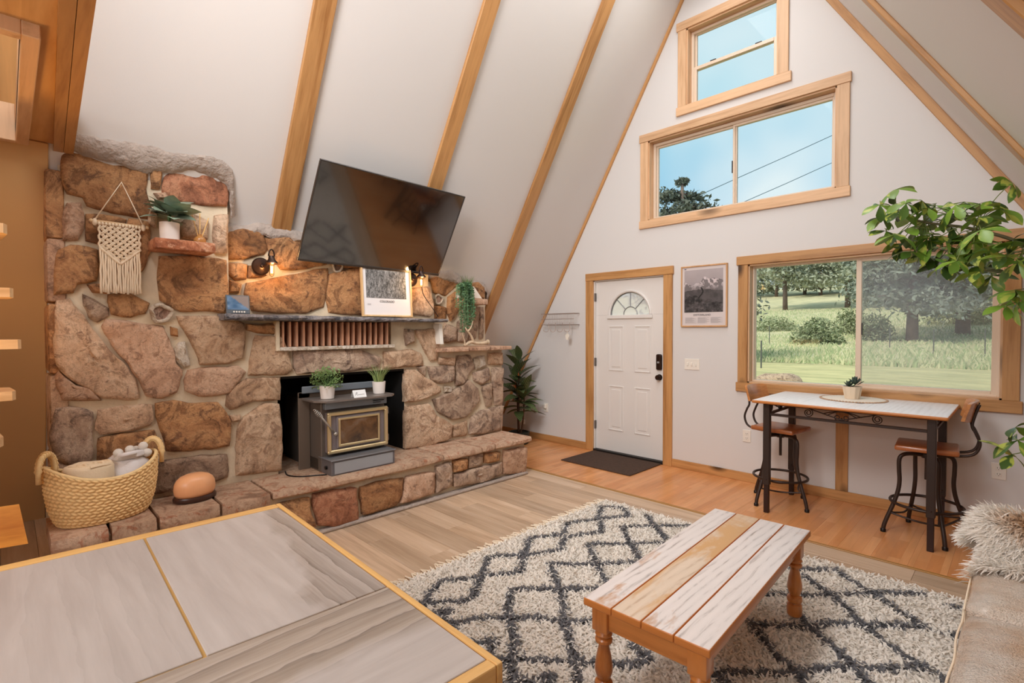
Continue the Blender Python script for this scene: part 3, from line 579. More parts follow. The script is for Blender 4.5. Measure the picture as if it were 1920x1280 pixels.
for (a, b_, c, d_) in ((-1.212, -1.0, .985, 1.515), (-.86, -.65, .985, 1.515), (-1.212, -1.0, .278, .81), (-.86, -.65, .278, .81)):
    pn = MB(); w = .016
    for lo, hi in (((a, c), (a+w, d_)), ((b_-w, c), (b_, d_)), ((a+w, c), (b_-w, c+w)), ((a+w, d_-w), (b_-w, d_))): pn.bev((lo[0], .022, lo[1]), (hi[0], .033, hi[1]), .005, 2)
    pn.bev((a+.045, .024, c+.045), (b_-.045, .034, d_-.045), .008, 2); pn.build('raised_panel', dm, dr)
BR = plain('dark_bronze', (48, 30, 22), .35, .5)
lk = MB().bev((-.576, -.002, 1.025), (-.508, .032, 1.20), .022, 3).build('smart_lock', BR, dr); MB().bev((-.556, -.005, 1.10), (-.53, -.001, 1.12), .002, 1).build('lock_display', plain('lock_display', (150, 150, 150), .3), lk)
MB().lathe([(.004, -.062), (.022, -.06), (.03, -.045), (.028, -.03), (.014, -.02), (.014, -.006), (.034, -.004), (.034, .004)], n=20).xf(Matrix.Translation((-.543, .028, .945)) @ Matrix.Rotation(-PI/2, 4, 'X')).build('door_knob', BR, dr, True, .8)
for z in (.32, 1.08, 1.86): MB().bev((-1.397, -.004, z-.05), (-1.385, .032, z+.05), .003, 1).build('hinge', plain('steel_hinge', (120, 116, 112), .35, .7), dr)
MB().box((-1.403, -.02, 0), (-.475, .12, .028)).build('threshold', plain('black_rubber', (28, 24, 22), .5), dr)

# ------------------------------------------------------------------ loft over the back half
PLY = wood('plywood', (224, 176, 116), (196, 140, 82), 'x', 5, 9, .5, knots=1.6)
def zlim(x): return None
hx0, hx1, hy0, hy1 = -1.62, -.18, -6.1, -5.0
ceil_ = sroot('ceiling', (0.2, -6.5, 2.55), 'plywood underside of the loft with stair opening')
Lx, Rx = xl(2.55), xr(2.55)
ye = lambda x: -4.755-.042*(x+1.69)
for x0_, x1_, ya_, yb_ in ((Lx, Rx, hy1, None), (Lx, hx0, hy0, hy1), (hx1, Rx, hy0, hy1), (Lx, Rx, YB, hy0)):
    MB().prism([(x0_, ya_), (x1_, ya_), (x1_, yb_ if yb_ else ye(x1_)-.06), (x0_, yb_ if yb_ else ye(x0_)-.06)], 'z', 2.55, 2.60).build('plywood_sheet', PLY, ceil_)
beam('plywood_lining', (xl(2.61), -5.56, 2.61), (xl(4.4), -5.56, 4.4), (0, 1, 0), 1.2, .012, PLY, ceil_, ndir=NL)
MB().bev((hx0, -5.0, 2.50), (hx1, -4.95, 2.70), .003, 1).build('opening_trim', PINEL_X, ceil_)
MB().bev((hx1-.05, hy0, 2.50), (hx1, -5.0, 2.70), .003, 1).build('opening_trim', PINEL_Z, ceil_)
MB().bev((hx0-.0, hy0, 2.50), (hx0+.05, -5.0, 2.70), .003, 1).build('opening_trim', PINEL_Z, ceil_)
for q0, q1 in ((-.088, -.045), (-.043, 0)):
    struct(MB().prism([(Lx-.02, ye(Lx)+q0), (Rx, ye(Rx)+q0), (Rx, ye(Rx)+q1), (Lx-.02, ye(Lx)+q1)], 'z', 2.515, 2.74).build('trim_%d' % tn, PINE_X), 'pine board of the doubled loft edge beam'); tn += 1
# wall under the loft, warm lamp glow painted into its tan colour
struct(beam('wall_left_low', (xl(.0), (YB-4.86)/2, 0), (xl(2.55), (YB-4.86)/2, 2.55), (0, 1, 0), 4.13, .012, plain('wall_paint_with_glow', (214, 172, 118), .8), ndir=NL), 'wall under the loft with lamp glow in its tan colour')
# ================================================================== stone fireplace
SM = {0: stone_mat('stone_brown', [(142, 100, 66), (182, 130, 86), (206, 156, 108), (116, 80, 58)]),
      1: stone_mat('stone_tan', [(186, 150, 120), (212, 176, 144), (226, 196, 166), (158, 124, 100)]),
      2: stone_mat('stone_pink', [(184, 142, 114), (210, 168, 138), (224, 188, 160), (152, 116, 94)]),
      3: stone_mat('stone_red', [(160, 102, 74), (184, 122, 90), (202, 146, 112), (138, 90, 66)]),
      4: stone_mat('stone_greybrown', [(148, 122, 104), (184, 156, 134), (206, 180, 156), (116, 96, 84)]),
      5: stone_mat('stone_quartz', [(196, 176, 150), (222, 208, 190), (236, 228, 216), (170, 140, 110)])}
MORT = plain('mortar', (214, 198, 172), .9, var=.12, vs=9, bs=.5, bscale=45, bdist=.01)
GREYC = plain('grey_concrete', (172, 158, 148), .9, var=.12, vs=14, bs=.8, bscale=40, bdist=.02)
SLABM = stone_mat('hearth_slab_stone', [(176, 138, 112), (198, 164, 138), (206, 176, 150), (176, 112, 80)], .6)
PX = {'L': -1.695, 'M': -1.80, 'R': -1.93, 'H': -1.30}
FP = thing('stone_fireplace', 'rustic stone fireplace wall with raised hearth on the left slope', 'fireplace', (-1.7, -3.1, 0))
def sl_prism(mb, y0, y1, xf, z0, z1):
    zt = KL*xf+DL-.01; zz = min(z1, zt); back = lambda z: xl(z)+.005
    poly = [(xf, z0), (xf, zz)]
    if zz < zt-.001: poly.append((back(zz), zz))
    poly.append((back(z0), z0)); mb.prism(poly, 'y', y0, y1)
mb = MB()
sl_prism(mb, -4.825, -3.925, -1.725, 0.36, 9); sl_prism(mb, -3.925, -3.60, -1.725, .36, 1.55); sl_prism(mb, -2.475, -2.13, -1.725, .36, 1.55)
sl_prism(mb, -3.60, -2.61, -1.725, 1.12, 1.345); sl_prism(mb, -3.60, -2.61, -2.02, 1.345, 1.55); sl_prism(mb, -2.61, -2.475, -1.725, 1.12, 1.55)
sl_prism(mb, -3.925, -2.13, -1.825, 1.55, 2.19); sl_prism(mb, -2.13, -1.24, -1.725, .36, 1.255); sl_prism(mb, -2.13, -1.275, -1.955, 1.255, 1.96)
mb.build('mortar_core', MORT, FP)
fb = MB(); fb.box((-2.42, -3.62, .36), (-2.40, -2.45, 1.14)); sl_prism(fb, -3.602, -3.598, -1.73, .37, 1.12); sl_prism(fb, -2.478, -2.474, -1.73, .37, 1.12); fb.box((-2.4, -3.6, 1.10), (-1.74, -2.475, 1.122))
fb.build('firebox_lining', plain('soot_black', (22, 19, 18), .9), FP)
def stone(pl, tone, poly):
    x0 = PX[pl]; pts = []
    n = len(poly)
    cy = sum(p[0] for p in poly)/n; cz = sum(p[1] for p in poly)/n
    for i in range(n):
        a, b_ = poly[i], poly[(i+1) % n]; L = math.hypot(b_[0]-a[0], b_[1]-a[1]); k = max(1, int(L/.035))
        ny_, nz_ = (b_[1]-a[1])/(L+1e-9), -(b_[0]-a[0])/(L+1e-9)
        if ny_*(a[0]-cy)+nz_*(a[1]-cz) < 0: ny_, nz_ = -ny_, -nz_
        for j in range(k):
            t_ = j/k; q = Vector((a[0]+(b_[0]-a[0])*t_+ny_*.007, a[1]+(b_[1]-a[1])*t_+nz_*.007, 0))
            q += Vector((noise.noise(q*13), noise.noise(q*13+Vector((5, 5, 5))), 0))*(.010 if j else .004); pts.append((q.x, q.y))
    m_ = len(pts)
    size = min(max(p[0] for p in pts)-min(p[0] for p in pts), max(p[1] for p in pts)-min(p[1] for p in pts))
    prd = random.uniform(-.004, .012); tilt = (random.uniform(-.05, .05), random.uniform(-.05, .05))
    vs = []; fs = []
    rings = [(0, -.05, 0), (0, -.016, 0), (min(.12, .006/size*2.2), -.002, .5), (min(.30, .016/size*2.2), .008, .9), (.36, .012, 1), (.54, .013, 1), (.72, .013, 1), (.88, .013, 1)]
    for ins, dx, na in rings:
        for (py, pz) in pts:
            yy, zz = py+(cy-py)*ins, pz+(cz-pz)*ins
            q = Vector((x0, yy, zz)); h = (noise.fractal(q*5.0+Vector((tone*7, 0, 0)), .8, 2.2, 5)*.020+abs(noise.noise(q*7+Vector((3, 0, 0))))*-.014)*na
            vs.append((x0+dx+(prd+h+tilt[0]*(yy-cy)+tilt[1]*(zz-cz) if dx > -.04 else 0), yy, zz))
    vs.append((x0+.010+prd, cy, cz))
    for r in range(len(rings)-1):
        for i in range(m_): fs.append((r*m_+i, r*m_+(i+1) % m_, (r+1)*m_+(i+1) % m_, (r+1)*m_+i))
    c_ = len(vs)-1; r = len(rings)-1
    for i in range(m_): fs.append((r*m_+i, r*m_+(i+1) % m_, c_))
    return MB().add(vs, fs).build('stone', SM[tone], FP, True, .75)
for pl, tone, poly in STONES+[('R', 0, [(-1.50, 1.82), (-1.30, 1.82), (-1.285, 1.93), (-1.38, 1.99), (-1.50, 1.97)])]: stone(pl, tone, poly)
for a, b_, tone in ((-4.86, -4.62, 0), (-4.60, -4.30, 2), (-4.28, -3.98, 4), (-3.96, -3.84, 0)):
    stone('H', tone, [(a, .04), (b_, .04), (b_, .29), (a, .29)])
# end faces of the chimney on the left side
for z0, z1, tone in ((.40, .72, 0), (.75, 1.2, 1), (1.24, 1.62, 0), (1.66, 2.0, 2), (2.03, 2.40, 0)):
    o = MB().bev((-2.1+.1*(z0 > 1.6), -4.885, z0-.015), (-1.705, -4.80, z1+.015), .02, 2).build('stone', SM[tone], FP, True, .7)
# rough concrete along the top of the stonework
def cap(rows):       # ragged ribbon of concrete from the slope (a) down to the stone face (b)
    A = smoothline([a for a, b_ in rows], 9); B = smoothline([Vector(a)+(Vector(b_)-Vector(a))*.88 for a, b_ in rows], 9); n = 7; vs = []; fs = []
    for a, b_ in zip(A, B):
        d = (a-b_); na = noise.noise(a*13)*.022+noise.noise(a*31)*.010; nb = noise.noise(b_*11+Vector((4, 4, 4)))*.022+noise.noise(b_*29)*.012
        a2 = a+d.normalized()*na; b2 = b_+d.normalized()*nb
        for k in range(n):
            f_ = k/(n-1); p = b2*(1-f_)+a2*f_; o_ = .022*math.sin(PI*f_)**.6+.012*noise.noise(p*22)+.006*noise.noise(p*50) if 0 < k < n-1 else -.012
            vs.append(p+Vector((.75, 0, -.15))*o_)
    for i in range(len(A)-1):
        for k in range(n-1): fs.append((i*n+k, i*n+k+1, (i+1)*n+k+1, (i+1)*n+k))
    return MB().add(vs, fs)
S_ = lambda y, z: (xl(z)+.004, y, z)
cap([(S_(-4.78, 2.63), (-1.69, -4.78, 2.51)), (S_(-4.6, 2.625), (-1.685, -4.6, 2.49)), (S_(-4.48, 2.64), (-1.685, -4.48, 2.475)), (S_(-4.34, 2.645), (-1.685, -4.34, 2.48)), (S_(-4.2, 2.64), (-1.685, -4.22, 2.51)), (S_(-4.08, 2.65), (-1.685, -4.1, 2.52)), (S_(-3.96, 2.64), (-1.685, -3.99, 2.50)), (S_(-3.895, 2.56), (-1.69, -3.935, 2.46)), (S_(-3.865, 2.42), (-1.70, -3.915, 2.38)), (S_(-3.855, 2.31), (-1.74, -3.90, 2.28))]).build('mortar_cap', GREYC, FP, True, .9)
cap([(S_(-3.90, 2.27), (-1.80, -3.90, 2.16)), (S_(-3.78, 2.26), (-1.795, -3.78, 2.165)), (S_(-3.67, 2.295), (-1.79, -3.67, 2.18)), (S_(-3.55, 2.285), (-1.79, -3.55, 2.17)), (S_(-3.39, 2.275), (-1.79, -3.39, 2.17)), (S_(-3.2, 2.26), (-1.79, -3.2, 2.17)), (S_(-2.8, 2.25), (-1.80, -2.8, 2.16)), (S_(-2.4, 2.2), (-1.83, -2.4, 2.12))]).build('mortar_cap', GREYC, FP, True, .9)
cap([(S_(-2.3, 2.10), (-1.93, -2.3, 1.98)), (S_(-1.88, 2.08), (-1.92, -1.88, 1.97)), (S_(-1.76, 2.10), (-1.92, -1.76, 1.95)), (S_(-1.63, 2.055), (-1.92, -1.64, 1.93)), (S_(-1.5, 2.01), (-1.92, -1.52, 1.92)), (S_(-1.35, 2.02), (-1.92, -1.37, 1.91)), (S_(-1.22, 1.97), (-1.93, -1.26, 1.88)), (S_(-1.18, 1.83), (-1.95, -1.245, 1.82))]).build('mortar_cap', GREYC, FP, True, .9)
# geodes set in the mortar
def geode(x, y, z, R):
    g = MB(); n = 18; ring = []
    for i in range(n):
        a = 2*PI*i/n; k = R*(1+.10*math.sin(3*a+1)+.06*math.sin(5*a)); ring.append((x+.008, y+k*.82*math.cos(a), z+k*.82*math.sin(a)))
    g.tube(ring, [R*.2]*n, 8, True); o = g.build('geode', SM[5], FP, True)
    MB().add([(x+.004, p[1], p[2]) for p in ring], [tuple(range(n))]).build('geode_core', stone_mat('geode_core', [(90, 60, 44), (150, 116, 96), (176, 146, 128), (80, 56, 44)], .9) if 'geode_core' not in D.materials else D.materials['geode_core'], o)
geode(-1.70, -4.337, 1.589, .066); geode(-1.80, -3.074, 2.007, .05); geode(-1.93, -1.93, 1.785, .055)
# hearth
hm = MB().box((-2.9, -4.87, 0), (-1.335, -1.30, .325)); hm.build('hearth_core', MORT, FP)
MB().bev((-1.345, -3.9, 0), (-1.27, -1.30, .028), .012, 2).build('hearth_footing', GREYC, FP)
bnd = [-4.92, -4.667, -4.445, -4.113, -3.807, -2.363, -1.922, -1.747, -1.241]
for i in range(8):
    a, b_ = bnd[i]+.008, bnd[i+1]-.008; th = .085 if i < 4 else .052; P = []; k = max(3, int((b_-a)/.07))
    for j in range(k+1):
        y = a+(b_-a)*j/k; e_ = .03*min(1, 4*min(j, k-j)/k) if i < 4 else .012*min(1, 6*min(j, k-j)/k)
        P.append((-1.278+e_+.012*noise.noise(Vector((y*7, i, 0))), y))
    P += [(-1.76, b_), (-1.76, a)] if not (4 == i) else [(-2.35, b_), (-2.35, a)]
    n = len(P); vs = []; fs = []; cx_ = sum(p[0] for p in P)/n; cy_ = sum(p[1] for p in P)/n
    for ins, z in ((.05, .375-th), (0, .375-th*.75), (0, .375-th*.3), (.035, .375), (.12, .377)):
        for p in P:
            f_ = ins if p[0] > -1.5 else 0
            x_, y_ = p[0]+(-1.55-p[0])*f_, p[1]+(cy_-p[1])*f_*.15
            dz = .006*noise.noise(Vector((p[0]*6, p[1]*6, z*20))); dxx = .010*noise.noise(Vector((p[1]*16, z*30, i))) if p[0] > -1.5 else 0
            vs.append((x_+dxx, y_, z+dz))
    for r in range(4):
        for q in range(n): fs.append((r*n+q, r*n+(q+1) % n, (r+1)*n+(q+1) % n, (r+1)*n+q))
    fs += [tuple(range(n)), tuple(4*n+q for q in range(n))]
    MB().add(vs, fs).build('hearth_slab', SLABM, FP, True, .6)
MB().box((-2.38, -3.6, .366), (-1.74, -2.475, .372)).build('firebox_floor', plain('ash_grey', (60, 52, 46), .9), FP)
# brick-red vent slats under the mantel
gr = MB().bev((-1.70, -3.60, 1.318), (-1.655, -2.61, 1.347), .004, 1).build('vent_sill', SM[5], FP)
MB().bev((-1.72, -3.625, 1.318), (-1.66, -3.598, 1.545), .004, 1).build('vent_side', MORT, FP)
SLT = plain('terracotta_slat', (196, 146, 116), .8, var=.2, vs=8, bs=.3); yv = -3.575; sl0 = None
while yv < -2.63:
    if sl0 is None: sl0 = MB().bev((-.17, 0, 0), (.03, .0135, .195), .003, 1).build('slat', SLT); sl0.parent = FP; sl0.matrix_local = Matrix.Translation(Vector((-1.70, yv, 1.347))-FP.location)
    else: inst('slat', sl0.data, FP, Matrix.Translation(Vector((-1.70, yv+random.uniform(-.004, .004), 1.347))-FP.location) @ Matrix.Rotation(random.uniform(-.12, .12), 4, 'Z'))
    yv += .0525
MB().box((-2.01, -3.6, 1.346), (-2.0, -2.61, 1.54)).build('vent_back', plain('dark_vent', (34, 20, 14), .9), FP)
# slate mantel slab with a chipped front
ms = MB(); n = 60; vs = []; fs = []
prof = [(-1.82, 1.545), (-1.565, 1.545), (-1.548, 1.555), (-1.542, 1.568), (-1.55, 1.58), (-1.56, 1.59), (-1.82, 1.592)]
for i in range(n+1):
    y = -4.0+1.9*i/n; taper = 1-.35*(i/n)
    for j, (x, z) in enumerate(prof):
        q = Vector((y*14, z*40, j)); d_ = .012*noise.noise(q)+.008*noise.noise(q*2.7) if 1 <= j <= 5 else 0
        vs.append((x+d_, y, 1.548+(z-1.548)*taper+(d_*.25)))
k = len(prof)
for i in range(n):
    for j in range(k): fs.append((i*k+j, i*k+(j+1) % k, (i+1)*k+(j+1) % k, (i+1)*k+j))
fs += [tuple(range(k)), tuple(n*k+j for j in range(k))]
ms.add(vs, fs).build('mantel_slab', stone_mat('slate', [(76, 76, 82), (112, 110, 114), (146, 142, 144), (58, 58, 66)], .8), FP)
# stone ledge to the right
for a, b_ in ((-2.15, -1.80), (-1.79, -1.52), (-1.51, -1.20)):
    MB().bev((-2.02, a, 1.262), (-1.60+random.uniform(-.008, .008), b_, 1.30), .008, 2).build('ledge_slab', SM[2], FP, True, .6)
MB().add([(-1.60, -2.155, 1.34), (-1.60, -2.118, 1.34), (-1.70, -2.118, 1.34), (-1.70, -2.155, 1.34), (-1.63, -2.15, 1.535), (-1.63, -2.115, 1.535), (-1.72, -2.115, 1.535), (-1.72, -2.15, 1.535)],
         [(0, 1, 2, 3), (4, 5, 6, 7), (0, 1, 5, 4), (1, 2, 6, 5), (2, 3, 7, 6), (3, 0, 4, 7)]).build('cable_cover', WHITEPL, FP)
# ================================================================== things on and around the fireplace
def print_panel(name, parent, O, U, V, nx, ny, fn, rough=.6, mat='print'):
    a, b_ = np.meshgrid(np.linspace(0, 1, nx), np.linspace(0, 1, ny)); O, U, V = map(np.array, (O, U, V))
    v = O+a.ravel()[:, None]*U+b_.ravel()[:, None]*V; i = np.arange(nx*ny).reshape(ny, nx)
    f = np.stack([i[:-1, :-1], i[:-1, 1:], i[1:, 1:], i[1:, :-1]], -1).reshape(-1, 4)
    return fastmesh(name, v, f, attr_mat(mat, rough), parent, False, np.clip(fn(a.ravel(), b_.ravel()), 0, 1)**1.9)
# television on a tilted arm
M_TV = Matrix.Translation((-1.536, -2.743, 2.356)) @ Matrix.Rotation(.012, 4, 'Z') @ Matrix.Rotation(.52, 4, 'Y') @ Matrix.Rotation(-.017, 4, 'X')
tv = thing('television', 'large black flat television tilted forward over the mantel', 'television', (-1.536, -2.743, 2.356))
w, h = 1.378/2, .80/2
TVB = plain('tv_plastic', (34, 32, 32), .4)
MB().bev((-.045, -w+.02, -h+.02), (-.012, w-.02, h-.02), .006, 2).bev((-.085, -w+.25, -h+.08), (-.045, w-.25, h-.2), .01, 2).xf(M_TV).build('back_shell', TVB, tv)
bz = MB()
for lo, hi in (((-.014, -w, -h), (.004, w, -h+.022)), ((-.014, -w, h-.011), (.004, w, h)), ((-.014, -w, -h+.022), (.004, -w+.011, h-.011)), ((-.014, w-.011, -h+.022), (.004, w, h-.011))): bz.bev(lo, hi, .003, 1)
bz.xf(M_TV).build('bezel', plain('tv_bezel', (70, 66, 64), .3, .5), tv)
m, t, b, o_ = nodes('tv_screen'); setp(b, 'Base Color', lin(14, 10, 9)); setp(b, 'Roughness', .10); setp(b, 'IOR', 2.3); setp(b, 'Coat Weight', .6); setp(b, 'Coat Roughness', .03)
MB().box((-.013, -w+.010, -h+.02), (-.001, w-.010, h-.010)).xf(M_TV).build('screen', m, tv)
MB().bev((-.22, -.12, -.12), (-.085, .12, .12), .01, 1).xf(M_TV).build('wall_mount', BLACKM, tv)

# wall sconces with tube bulbs
SCB = plain('oil_rubbed_bronze', (58, 40, 32), .32, .6)
def sconce(y, z, label):
    x = -1.775; s = thing('wall_sconce', label, 'lamp', (x, y, z), 'bulb sconces over the mantel')
    MB().lathe([(.066, 0), (.066, .008), (.058, .018), (.030, .026), (.012, .03)], n=24).xf(Matrix.Translation((x, y, z)) @ Matrix.Rotation(PI/2, 4, 'Y')).build('backplate', SCB, s, True, .6)
    MB().tube(smoothline([(x+.02, y, z), (x+.05, y+.012, z+.002), (x+.085, y+.03, z+.022), (x+.10, y+.04, z+.038)], 5), .009, 8).ball((x+.03, y, z), .014).build('arm', SCB, s, True)
    bx, by = x+.105, y+.042
    c_ = MB().lathe([(.004, .075), (.020, .072), (.024, .045), (.040, .030), (.044, .018), (.030, .008), (.020, .006)], (bx, by, z), 18).build('socket_cap', SCB, s, True, .7)
    MB().tube([(bx, by-.020*math.cos(PI*i/10), z+.07+.05*math.sin(PI*i/10)) for i in range(11)], .0055, 8).build('loop', SCB, c_, True)
    bl = MB().lathe([(.012, .01), (.017, 0), (.0175, -.055), (.013, -.075), (.004, -.083)], (bx, by, z), 16).build('bulb', glass('bulb_glass', (1, .93, .82, 1)), s, True)
    MB().tube([(bx, by-.005, z-.005), (bx, by-.004, z-.055), (bx, by+.004, z-.055), (bx, by+.005, z-.005)], .0035, 6).build('filament', emit('filament', (255, 190, 110), 28), bl)
    point('sconce_bulb', (bx+.035, by+.0, z-.03), 3.4, (1, .56, .22), .02)
sconce(-3.69, 1.955, 'bronze bulb sconce on the stone left of the television')
sconce(-2.36, 1.945, 'bronze bulb sconce behind the television right corner')
# small cord beside the right sconce
tag(MB().tube(smoothline([(-1.665, -2.316, 1.87), (-1.70, -2.27, 1.80), (-1.70, -2.17, 1.68), (-1.68, -2.12, 1.60)], 6), .0035, 6).build('lamp_wire', BLACKM, smooth=True), 'thin black cord running from sconce down to the mantel', 'cord')

# macrame wall hanging
mc = thing('macrame_hanging', 'cream macrame wall hanging with a fringe on the stone', 'wall hanging', (-1.66, -4.545, 2.13))
CORD = plain('cream_cotton_cord', (244, 226, 200), .9, bs=.3, bscale=300)
xm = -1.655
MB().tube([(xm, -4.685, 2.135), (xm, -4.41, 2.128)], .008, 8).ball((xm, -4.685, 2.135), .011).ball((xm, -4.41, 2.128), .011).build('dowel', plain('light_wood_dowel', (226, 196, 154), .5), mc, True)
MB().tube([(xm, -4.668, 2.14), (-1.665, -4.534, 2.392), (xm, -4.43, 2.135)], .0045, 6).ball((xm, -4.668, 2.128), .016, sc=(1, .8, 1.4)).ball((xm, -4.43, 2.124), .016, sc=(1, .8, 1.4)).build('hanging_cord', CORD, mc, True)
nt_ = MB(); Ya, Yb, zt = -4.648, -4.450, 2.128
zb_at = lambda y: 1.885+.95*abs(y+4.549)
step = .0165
kk = 0
for i in range(13):                                  # top loops over the dowel
    y = Ya+(Yb-Ya)*i/12; nt_.ball((xm+.004, y, 2.122), .0095, 8, 5, (1, .85, 1.2))
per = .0355
for i in range(-14, 16):
    for sgn in (1, -1):
        for of in (-.0050, .0050):
            pts = []
            for j in range(26):
                s_ = j*.0115; y = -4.549+i*per+sgn*s_+of; z = 2.112-s_*1.0
                if Ya <= y <= Yb and z >= zb_at(y): pts.append((xm+.0035*sgn*(1 if int((s_+.004)/(per/2)) % 2 else -1), y, z))
            if len(pts) >= 2: nt_.tube(pts, .0052, 5)
for e_ in (Ya, Yb): nt_.tube([(xm, e_+.004*math.sin(i*1.7), 2.12-i*.012) for i in range(13)], .006, 6)
for sg in (-1, 1): nt_.tube([(xm+.004, -4.549+sg*.0165*i*.6, 1.884+.95*.0165*i*.6) for i in range(11)], .007, 6)
nt_.build('knotted_net', CORD, mc, True)
fr2 = MB()
for i in range(17):
    y = Ya+.003+(Yb-Ya-.006)*i/16; z0 = zb_at(y)+.006; L_ = z0-1.705+random.uniform(-.006, .006)
    fr2.tube([(xm+random.uniform(-.003, .003), y+random.uniform(-.0025, .0025), z0-L_*j/6) for j in range(7)], [.0054]*6+[.0070], 6)
fr2.build('fringe', CORD, mc, True)

# stone shelf with plant and diffuser
tag(MB().bev((-1.72, -4.40, 1.985), (-1.49, -4.065, 2.05), .008, 2).build('stone_shelf', stone_mat('red_shelf_stone', [(150, 86, 56), (180, 112, 78), (206, 146, 110), (224, 176, 144)], .5), smooth=True), 'reddish stone shelf holding a white pot near the macrame', 'shelf')
def leaf_mesh(name, L, W, droop=.25, fold=.18, n=6, tip=1.0, mat=None, base=.0):
    vs = []; fs = []
    for i in range(n+1):
        t_ = i/n; wd = W*math.sin(PI*min(1, (t_*.98+.02)**tip))**.8*.5 if 0 < t_ < 1 else W*.03
        z = -droop*L*t_*t_; vs += [(L*t_, -wd, z+fold*wd*1.2), (L*t_, 0, z), (L*t_, wd, z+fold*wd*1.2)]
    for i in range(n):
        a = i*3; fs += [(a, a+3, a+4, a+1), (a+1, a+4, a+5, a+2)]
    me = D.meshes.new(name); me.from_pydata(vs, [], fs); me.polygons.foreach_set('use_smooth', [True]*len(me.polygons)); me.materials.append(mat); return me
def dirM(p, az, el, roll_=0, s=1):
    return Matrix.Translation(p) @ Matrix.Rotation(az, 4, 'Z') @ Matrix.Rotation(-el, 4, 'Y') @ Matrix.Rotation(roll_, 4, 'X') @ Matrix.Scale(s, 4)
def pot(parent, c, r, h, mat, taper=.88, n=28):
    o = MB().lathe([(r*taper*.9, 0), (r*taper, .004), (r, h), (r*.9, h), (r*.86, h-.012), (.001, h-.012)], c, n, cap=True).build('pot', mat, parent, True, .7); return o
SOIL = plain('dark_soil', (60, 44, 34), .95)
BLG = plain('bluegreen_leaf', (150, 170, 148), .5, var=.25, vs=20, rndcol=.45)
p_ = thing('potted_plant', 'white pot with broad bluish green leaves on the red stone shelf', 'plant', (-1.60, -4.30, 2.05))
pot(p_, (-1.60, -4.30, 2.05), .056, .115, POTW, .95)
lm = leaf_mesh('leaf', .115, .105, .30, .10, 7, .75, BLG)
for i in range(24):
    a = i*2.4; el = .05+1.15*(i/24); r_ = random.uniform(.015, .05)
    inst('leaf', lm, p_, dirM((r_*math.cos(a), r_*math.sin(a), .13+.055*el+random.uniform(0, .03)), a, el*.8, random.uniform(-.5, .5), random.uniform(.8, 1.15)))
st = MB()
for i in range(9):
    a = i*2.4*1.3; st.tube([(-1.60+.01*math.cos(a), -4.30+.01*math.sin(a), 2.15), (-1.60+.05*math.cos(a), -4.30+.05*math.sin(a), 2.22)], .003, 5)
st.build('stems', LEAFG, p_)
df = thing('reed_diffuser', 'small amber bottle with three reeds on the red stone shelf', 'diffuser', (-1.60, -4.13, 2.05))
MB().lathe([(.028, 0), (.034, .006), (.036, .03), (.026, .045), (.013, .052), (.013, .066), (.009, .066)], (-1.60, -4.13, 2.05), 20).build('bottle', plain('amber_glass', (176, 122, 66), .25), df, True, .7)
for dy, dx, hh in ((-.045, .01, .185), (.004, -.006, .205), (.052, .008, .18)):
    MB().tube([(-1.60, -4.13, 2.06), (-1.60+dx, -4.13+dy, 2.05+hh)], .0028, 6).build('reed', plain('reed', (232, 190, 120), .6), df)

# small display leaning on the mantel
mo = thing('small_display', 'small dark framed screen leaning at the left end of the mantel', 'screen', (-1.66, -3.885, 1.592))
Mm = Matrix.Translation((-1.655, -3.883, 1.592)) @ Matrix.Rotation(-.12, 4, 'Y')
MB().bev((-.016, -.078, 0), (.0, .078, .135), .004, 1).xf(Mm).build('case', plain('grey_case', (92, 100, 108), .4), mo)
print_panel('screen', mo, Mm @ Vector((.0012, -.070, .03)), np.array((Mm.to_3x3() @ Vector((0, .140, 0)))), np.array((Mm.to_3x3() @ Vector((0, 0, .098)))), 24, 18,
            lambda a, b_: np.where((b_ > 1.15-a*1.1)[:, None], np.array([[.50, .46, .45]]), np.array([[.16, .28, .42]])+(.35*fbm(a*3, b_*4, 5))[:, None]), .15, 'painted_reflection')  # bluish window reflection with a diagonal edge, painted on the screen
for i in range(5): MB().lathe([(.006, 0), (.006, .003)], n=10).xf(Mm @ Matrix.Translation((0, -.03+.017*i, .015)) @ Matrix.Rotation(PI/2, 4, 'Y')).build('button', WHITEPL, mo)

# framed print on the mantel
BLOND = wood('blond_frame_wood', (226, 190, 140), (198, 156, 104), 'z', 12, 12, .45)
PAPER = plain('print_paper', (238, 234, 234), .7)
def frame_rect(mb, y0, y1, z0, z1, w, xa, xb):
    for lo, hi in (((xa, y0, z0), (xb, y1, z0+w)), ((xa, y0, z1-w), (xb, y1, z1)), ((xa, y0, z0+w), (xb, y0+w, z1-w)), ((xa, y1-w, z0+w), (xb, y1, z1-w))): mb.bev(lo, hi, .002, 1)
    return mb
pf = thing('framed_print', 'blond framed black and white river print standing on the mantel', 'picture', (-1.72, -2.64, 1.592))
Mf = Matrix.Translation((-1.705, -2.643, 1.592)) @ Matrix.Rotation(-.07, 4, 'Y')
fw_, fh_ = .252, .66
frame_rect(MB(), -fw_, fw_, 0, fh_, .015, -.02, .006).xf(Mf).build('frame', BLOND, pf)
MB().box((-.016, -fw_+.01, .01), (-.006, fw_-.01, fh_-.01)).xf(Mf).build('paper', PAPER, pf)
R3 = Mf.to_3x3()
